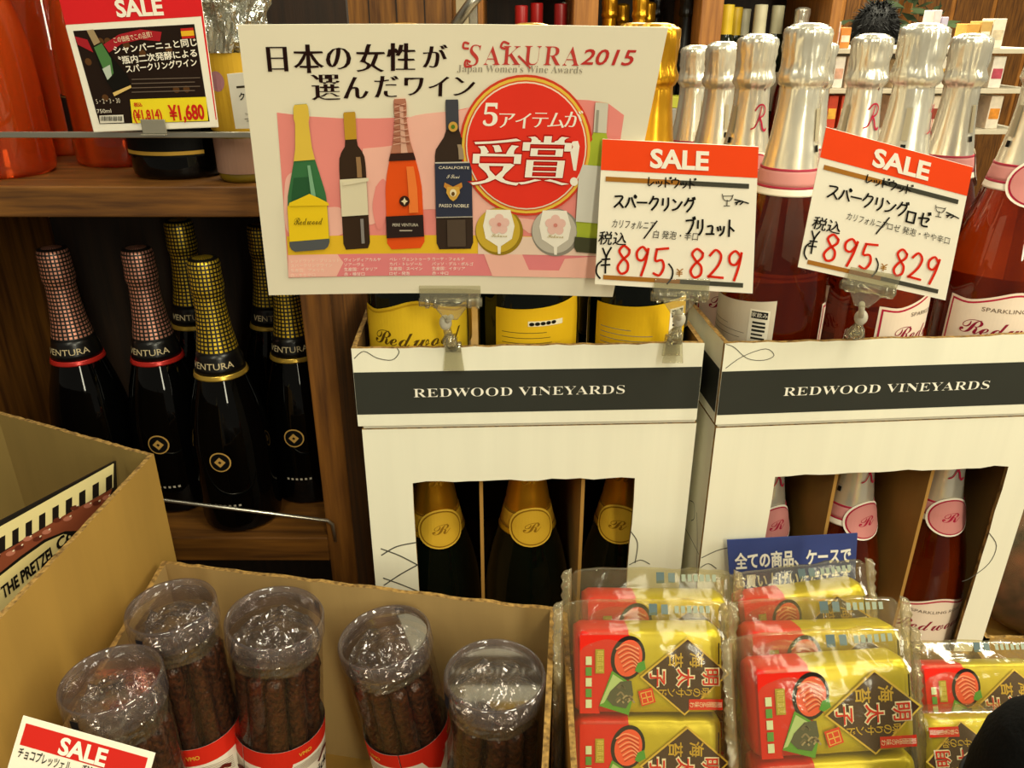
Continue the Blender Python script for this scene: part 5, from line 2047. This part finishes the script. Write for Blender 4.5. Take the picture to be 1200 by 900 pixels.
for k in (433, 465, 498):
    MB().box((xat(k, 1.6) - 0.001, 1.5985, 0.1), (xat(k, 1.6) + 0.001, 1.6, 1.74)).build('plank_joint', WOOD_DK, cabt, True)
lad = thing('metal_rack', 'grey metal rack upright beside the wooden cabinet at the top edge', 'rack', (xat(552, 1.62), 1.62, 0))
x = xat(555, 1.62)
MB().box((x - 0.008, 1.60, 0), (x + 0.008, 1.63, 1.75)).build('upright', STEEL, lad, True, bevel=0.002)
g = MB(); a, b = P(533, 30, Y=1.585), P(552, 4, Y=1.585)
g.tube([a, b, b + Vector((0.02, 0.0, 0.02))], 0.010, segs=8); g.build('brace', STEEL, lad, True)
ZC = 1.75

BOT = [  # px of neck, py of top, glass, capsule, label text
    (611, 6, '#14100e', '#a81f1e', 'dark bottle with a red capsule nearest the metal rack'),
    (629, 3, '#14100e', '#b8201f', 'dark bottle with a bright red capsule, second from the metal rack'),
    (657, 4, '#14100e', '#8e1c1e', 'dark bottle with a dull red capsule by the shelf upright'),
    (852, 5, '#1a2014', '#d8b82e', 'bottle with a yellow capsule beside the wooden shelf upright'),
    (862.5, 8, '#1a2014', '#d6b02a', 'bottle with a yellow capsule next to the pale capsules'),
    (872.5, 10, '#1a2014', '#c9c2a4', 'bottle with a small cream capsule next to the yellow ones'),
    (891, 5, '#1a2014', '#d6cfae', 'bottle with a cream capsule above the crimson monogram'),
    (911, 6, '#1a2014', '#d2cca8', 'bottle with a cream capsule behind the tallest silver cap'),
]
for i, (px, py, gl, cp, lab) in enumerate(BOT):
    key = (gl, cp, '#cfc4a8')
    if key in SP:
        r_ = copy_tree(SP[key])
    else:
        r_ = SP[key] = thing('wine_bottle', lab, 'bottle')
        still_bottle(r_, key)
    y = YB + 0.03 + (0.0, 0.09, 0.0, 0.0, 0.09, 0.175, 0.02, 0.10)[i]
    r_.location = (xat(px, y), y, ZSH + 0.0002)
    s = (P(px, py, Y=y).z - ZSH) / 0.298
    r_.scale = (min(1.1, s), min(1.1, s), s)
    tag(r_, lab, 'bottle', 'bottles on the shelf behind')
for px, py, sc, lab in ((714, -4, 1.0, 'gold capped bottle by the shelf upright behind the poster'), (729, 4, 0.98, 'smaller gold capped bottle between two taller gold caps'), (750, -4, 1.0, 'tall gold capped bottle above the poster corner'),
                        (759, 2, 1.0, 'gold capped bottle half hidden behind the tall gold cap')):
    y = YB + 0.03 + {714: 0.075, 729: 0.17, 750: 0.0, 759: 0.09}[px]
    s = (P(px, py, Y=y).z - ZSH) / BH
    b = bottle('gold', 'sparkling_wine_bottle', lab, 'gold capped bottles on the shelf behind', (xat(px, y), y, ZSH + 0.0002), 0.4, scale=s)
b = bottle('silver', 'sparkling_wine_bottle', 'slim silver capped bottle on the shelf right behind the tallest silver cap', 'silver capped bottles on the shelf behind', (xat(940, YB + .03), YB + 0.03, ZSH + 0.0002), 0.4, scale=(P(940, 8, Y=YB).z - ZSH) / BH)
b = bottle('silver', 'sparkling_wine_bottle', 'slim silver capped bottle on the shelf above the award year lettering', 'silver capped bottles on the shelf behind', (xat(666, YB), YB + 0.15, ZSH + 0.0002), 0.4, scale=(P(668, 0, Y=YB).z - ZSH) / BH)
b.scale = (0.45, 0.45, b.scale[2])
for px, lab in ((783, 'black bottle in the dark bay beside the poster corner'), (806, 'black bottle with a pale star in the dark bay by the wooden upright')):
    b = bottle('black', 'sparkling_wine_bottle', lab, 'black bottles in the dark bay', (xat(px, YB + .05), YB + (0.06 if px > 800 else 0.215), ZSH + 0.0002), 0.4, scale=1.0)
# bright card and a star ornament in the bay beside the poster
bx = thing('gift_box', 'grey box with a yellow green top in the bay beside the poster', 'box', tuple(P(793, 162, Y=YB - 0.025)))
o = P(793, 162, Y=YB - 0.025)
bx.location = (o.x, o.y + 0.035, ZSH + 0.0002)
MB().box((-0.035, -0.035, 0), (0.035, 0.008, 0.075)).build('box_body', mat('grey_board', '#9a948c', rough=0.5), bx, bevel=0.002)
MB().box((-0.034, -0.034, 0.0752), (0.034, 0.007, 0.100)).build('box_top', mat('lime_board', '#b9b83a', rough=0.5), bx, bevel=0.002)

# gondola with bright groceries
GY = 2.25
gon = thing('gondola_shelf', 'pale store gondola carrying bright grocery boxes behind the silver caps', 'shelf', (1.25, GY + 0.2, 0))
GX0, GX1 = xat(972, GY), xat(1235, GY)
LEV = [P(1000, 152, Y=GY).z, P(1000, 104, Y=GY).z, P(1000, 57, Y=GY).z]
PALE = mat('pale_metal', '#cfc6b0', rough=0.45)
for z in [0.25, 0.7] + LEV:
    MB().box((GX0, GY, z - 0.012), (GX1, GY + 0.32, z)).build('shelf_board', PALE, gon, True, bevel=0.001)
MB().box((GX0, GY + 0.32, 0), (GX1, GY + 0.335, LEV[2])).build('back_panel', PALE, gon, True)
for x in (GX0, GX1 - 0.02):
    MB().box((x, GY + 0.29, 0), (x + 0.02, GY + 0.32, LEV[2])).build('upright', PALE, gon, True)
GR = [  # px from, to, top py, level, colours
    (974, 988, 26, 2, '#e2cfc4', '#c98a7a', 'pinkish white grocery box on the gondola top by the wooden upright'),
    (988, 1001, 40, 2, '#d88a3a', '#efe0c8', 'orange grocery box on the gondola top beside the dark hair'),
    (974, 987, 68, 1, '#efe9dc', '#c8b8b0', 'white grocery box on the gondola middle level by the upright'),
    (987, 1000, 64, 1, '#f1ece2', '#d8a890', 'white grocery box next to the dark capped one'),
    (974, 986, 112, 0, '#d26a24', '#f0c070', 'orange grocery box on the lowest visible gondola level'),
    (986, 999, 108, 0, '#c8401e', '#e8b040', 'red grocery box on the lowest visible gondola level'),
    (1079, 1090, 116, 0, '#c8d0c8', '#8a2a1e', 'pale grocery box low between two silver caps'),
    (1090, 1102, 120, 0, '#b8281e', '#e8b83a', 'red snack box with yellow print between two silver caps'),
    (1086, 1097, 76, 1, '#bdbab0', '#d8c23a', 'grey box with a yellow strip between two silver caps'),
    (1097, 1108, 72, 1, '#c9c8c0', '#8a8880', 'light grey box between two silver caps'),
    (1094, 1104, 12, 2, '#e8d8dc', '#d8305a', 'white and pink box on the gondola top'),
    (1104, 1113, 20, 2, '#c9c2dc', '#5a3a78', 'pale violet box on the gondola top'),
    (1136, 1152, 28, 2, '#d8a24a', '#efe4cc', 'amber box on the gondola top above the plain silver cap'),
    (1152, 1166, 25, 2, '#cfa860', '#f2ead8', 'tan box on the gondola top beside the amber one'),
    (1166, 1182, 22, 2, '#efe6d2', '#d8c8a8', 'cream box on the gondola top nearest the front silver cap'),
    (1002, 1014, 66, 1, '#d8c0a8', '#b84a30', 'beige grocery box on the gondola behind the monogram cap'),
    (1060, 1072, 70, 1, '#e8d8b8', '#c87a3a', 'pale yellow grocery box on the gondola between silver caps'),
    (1002, 1014, 112, 0, '#c8482a', '#f0d8a0', 'red orange grocery box low on the gondola behind the monogram cap'),
    (1062, 1076, 112, 0, '#e0c8b0', '#a8583a', 'cream grocery box low on the gondola between silver caps'),
    (1112, 1126, 66, 1, '#e9e2d2', '#c8a03a', 'white grocery box with an ochre band past the plain silver cap'),
    (1126, 1140, 70, 1, '#e8c9a0', '#c25a2a', 'sand grocery box with an orange band past the plain silver cap'),
    (1176, 1192, 64, 1, '#efe8dc', '#b8485a', 'white grocery box with a rose band behind the front silver cap'),
    (1110, 1126, 110, 0, '#e6d8c0', '#8a3a24', 'cream grocery box low on the gondola past the plain silver cap'),
    (1184, 1200, 112, 0, '#e8dcc8', '#d88a2a', 'cream grocery box low on the gondola behind the front silver cap'),
    (1144, 1156, 110, 0, '#ecd2cc', '#d8808a', 'pink flowered pack beside the front silver cap'),
    (1156, 1168, 118, 0, '#d2a890', '#b86a4a', 'salmon grocery pack beside the pink flowered one'),
]
for x0, x1, py, lv, c0, c1, lab in GR:
    z0 = LEV[lv]
    X0, X1 = xat(x0, GY + 0.02) + 0.0012, xat(x1, GY + 0.02) - 0.0012
    h = max(0.05, P((x0 + x1) / 2, py, Y=GY + 0.02).z - z0)
    if lv < 2:
        h = min(h, LEV[lv + 1] - z0 - 0.02)
    r_ = thing('grocery_box', lab, 'box', ((X0 + X1) / 2, GY + 0.05, z0 + 0.0003), 0, 'grocery boxes on the gondola')
    w = (X1 - X0) / 2
    MB().box((-w, -0.03, 0), (w, 0.03, h)).build('box_body', mat('carton_' + c0.strip('#'), c0, rough=0.5, var=0.1, scale=60), r_, bevel=0.0015)
    MB().box((-w * 0.8, -0.0312, h * 0.3), (w * 0.8, -0.0302, h * 0.62)).build('box_panel', mat('carton_' + c1.strip('#'), c1, rough=0.5, var=0.2, scale=80), r_)
for px, lv, lab in ((1100, 0, 'dark bottle standing deep on the gondola between two silver caps'), (1160, 1, 'dark bottle with a black label beside the front silver cap'), (1172, 0, 'dark bottle low on the gondola beside the front silver cap')):
    key = ('#16120f', '#1c1816', '#2a2420')
    if key in SP:
        r_ = copy_tree(SP[key])
    else:
        r_ = SP[key] = thing('wine_bottle', lab, 'bottle')
        still_bottle(r_, key)
    r_.location = (xat(px, GY + 0.20), GY + 0.20, LEV[lv] + 0.0003)
    r_.scale = (0.36, 0.36, 0.36) if lv < 2 else (0.5, 0.5, 0.5)
    tag(r_, lab, 'bottle', 'dark bottles on the gondola')

# wooden counter cabinets along the back wall
cou = thing('wall_cabinet', 'brown wooden wall cabinets along the far wall of the shop', 'cabinet', (2.2, 5.3, 0))
X0, X1 = P(1068, 10, Y=5.1).x, P(1260, 10, Y=5.1).x
MB().box((X0, 5.1, 0), (X1, 5.58, P(1150, -60, Y=5.1).z)).build('cabinet_body', WOOD_LT, cou, True, bevel=0.004)
for k in range(4):
    xa_ = X0 + (X1 - X0) * (k + 0.06) / 4
    xb_ = X0 + (X1 - X0) * (k + 0.94) / 4
    MB().box((xa_, 5.085, 0.1), (xb_, 5.1, P(1150, -55, Y=5.1).z)).build('door', WOOD_Z, cou, True, bevel=0.003)
wc = thing('wall_cabinet', 'brown wooden wall cabinet behind the shopper with dark hair', 'cabinet', (1.6, 5.0, 0))
X0, X1 = P(986, 10, Y=4.7).x, P(1034, 10, Y=4.7).x
MB().box((X0, 4.7, 0), (X1, 5.2, 2.2)).build('cabinet_body', WOOD_LT, wc, True, bevel=0.004)
MB().box((X0 + 0.02, 4.685, 0.1), (X1 - 0.02, 4.7, 2.15)).build('door', WOOD_Z, wc, True, bevel=0.003)
gp = thing('potted_plant', 'dark green plant behind the hair of the shopper', 'plant', (P(1052, 12, Y=4.2).x, 4.2, 0))
MB().lathe([(0, 0), (0.14, 0), (0.19, 0.36), (0.17, 0.36), (0.16, 0.30), (0, 0.30)], 28, 0, True).build('pot', mat('grey_pot', '#6a665e', rough=0.6), gp)
g = MB()
rr = random.Random(9)
for k in range(420):
    c = Vector((rr.gauss(0, .13), rr.gauss(0, .12), rr.uniform(0.45, 1.75)))
    d = Vector((rr.uniform(-1, 1), rr.uniform(-1, 1), rr.uniform(-.3, .8))).normalized()
    s_ = d.orthogonal().normalized()
    L, w = rr.uniform(.07, .12), rr.uniform(.012, .022)
    g.add([c, c + d * L * .5 + s_ * w, c + d * L, c + d * L * .5 - s_ * w], [(0, 1, 2, 3)])
g.build('foliage', mat('dark_leaf', '#3c4a2c', rough=0.5, var=0.25, scale=8), gp)
g = MB().tube([(0, 0, 0.28), (0.01, 0, 0.9), (-0.01, 0.01, 1.6)], [0.02, 0.016, 0.008]); g.build('stem', mat('bark', '#4a3a26', rough=0.8), gp)

# a shopper behind the gondola; only the hair shows over the silver caps
HC = P(1023, 40, Y=3.0)
per = thing('person', 'person with short black hair seen beyond the silver caps', 'person', (HC.x, HC.y, 0))
hz = HC.z - 0.04
sk = hz / 1.50
J = [((0, 0, .86), .125), ((0, 0, 1.02), .115), ((0, .01, 1.18), .125), ((0, .01, 1.30), .10), ((0, .0, 1.36), .052), ((0, -.01, 1.44), .055), ((0, -.012, 1.52), .082), ((0, 0, 1.60), .07)]
for s in (-1, 1):
    J += [((.15 * s, .01, 1.30), .058), ((.20 * s, .02, 1.05), .043), ((.20 * s, -.05, .83), .034), ((.20 * s, -.08, .75), .03),
          ((.085 * s, 0, .80), .085), ((.09 * s, 0, .46), .06), ((.09 * s, .02, .09), .042), ((.09 * s, -.12, .035), .032)]
ED = [(0, 1), (1, 2), (2, 3), (3, 4), (4, 5), (5, 6), (6, 7)]
for b_ in (8, 16):
    ED += [(3, b_), (b_, b_ + 1), (b_ + 1, b_ + 2), (b_ + 2, b_ + 3), (0, b_ + 4), (b_ + 4, b_ + 5), (b_ + 5, b_ + 6), (b_ + 6, b_ + 7)]
me = bpy.data.meshes.new('body')
me.from_pydata([tuple(Vector(q) * sk) for q, r in J], ED, [])
body = bpy.data.objects.new('body', me)
COL.objects.link(body)
body.parent = per
sm = body.modifiers.new('skin', 'SKIN')
for i, (q, r) in enumerate(J):
    me.skin_vertices[0].data[i].radius = (r * sk, r * sk)
me.skin_vertices[0].data[0].use_root = True
ss = body.modifiers.new('subsurf', 'SUBSURF'); ss.levels = ss.render_levels = 2
me.materials.append(mat('skin_tone', '#c99a78', rough=0.5))
hc = Vector((0, -0.01, 1.545)) * sk
g = MB().ball(hc, (0.088 * sk, 0.098 * sk, 0.112 * sk), 0, 60, 40, lambda d: 0.03 * mnoise.noise(d * 3) + 0.025 * mnoise.noise(Vector((d.x * 40, d.y * 40, d.z * 6))))
rr = random.Random(21)
for k in range(900):
    d = Vector((rr.gauss(0, 1), rr.gauss(0, 1), rr.gauss(0.5, 1))).normalized()
    c = hc + Vector((d.x * 0.087, d.y * 0.097, d.z * 0.111)) * sk
    t_ = (Vector((0, 0, -1)) + d * 0.9 + Vector((rr.uniform(-.5, .5), rr.uniform(-.5, .5), 0.4))).normalized()
    s_ = t_.cross(d).normalized() * 0.0022
    L = rr.uniform(0.012, 0.03)
    g.add([c - s_, c + s_, c + t_ * L + d * 0.003], [(0, 1, 2)])
g.build('hair', mat('black_hair', '#060505', rough=0.6, var=0.3, scale=90, stretch=(1, 1, .2), bump=0.6, bscale=160, spec=0.2), per)
g = MB()
for s in (-1, 1):
    g.ball(Vector((0.03 * s, -0.088, 1.50)) * sk, 0.010 * sk, 0, 10, 8)
g.build('eyes', mat('eye', '#221a16', rough=0.2), per)
g = MB().ball(Vector((0, -0.098, 1.475)) * sk, (0.012 * sk, 0.016 * sk, 0.022 * sk), 0, 12, 8)
g.ball(Vector((0, -0.085, 1.435)) * sk, (0.022 * sk, 0.010 * sk, 0.006 * sk), 0, 12, 8)
g.build('nose_and_mouth', mat('skin_tone', '#c99a78'), per)
g = MB().lathe([(0.062 * sk, 1.36 * sk), (0.16 * sk, 1.32 * sk), (0.165 * sk, 1.15 * sk), (0.150 * sk, 0.98 * sk), (0.165 * sk, 0.80 * sk), (0.16 * sk, 0.79 * sk)], 28, 0, True, M=Matrix.Diagonal((1.15, 0.92, 1, 1)))
g.build('jacket', mat('dark_jacket', '#23242a', rough=0.8), per)
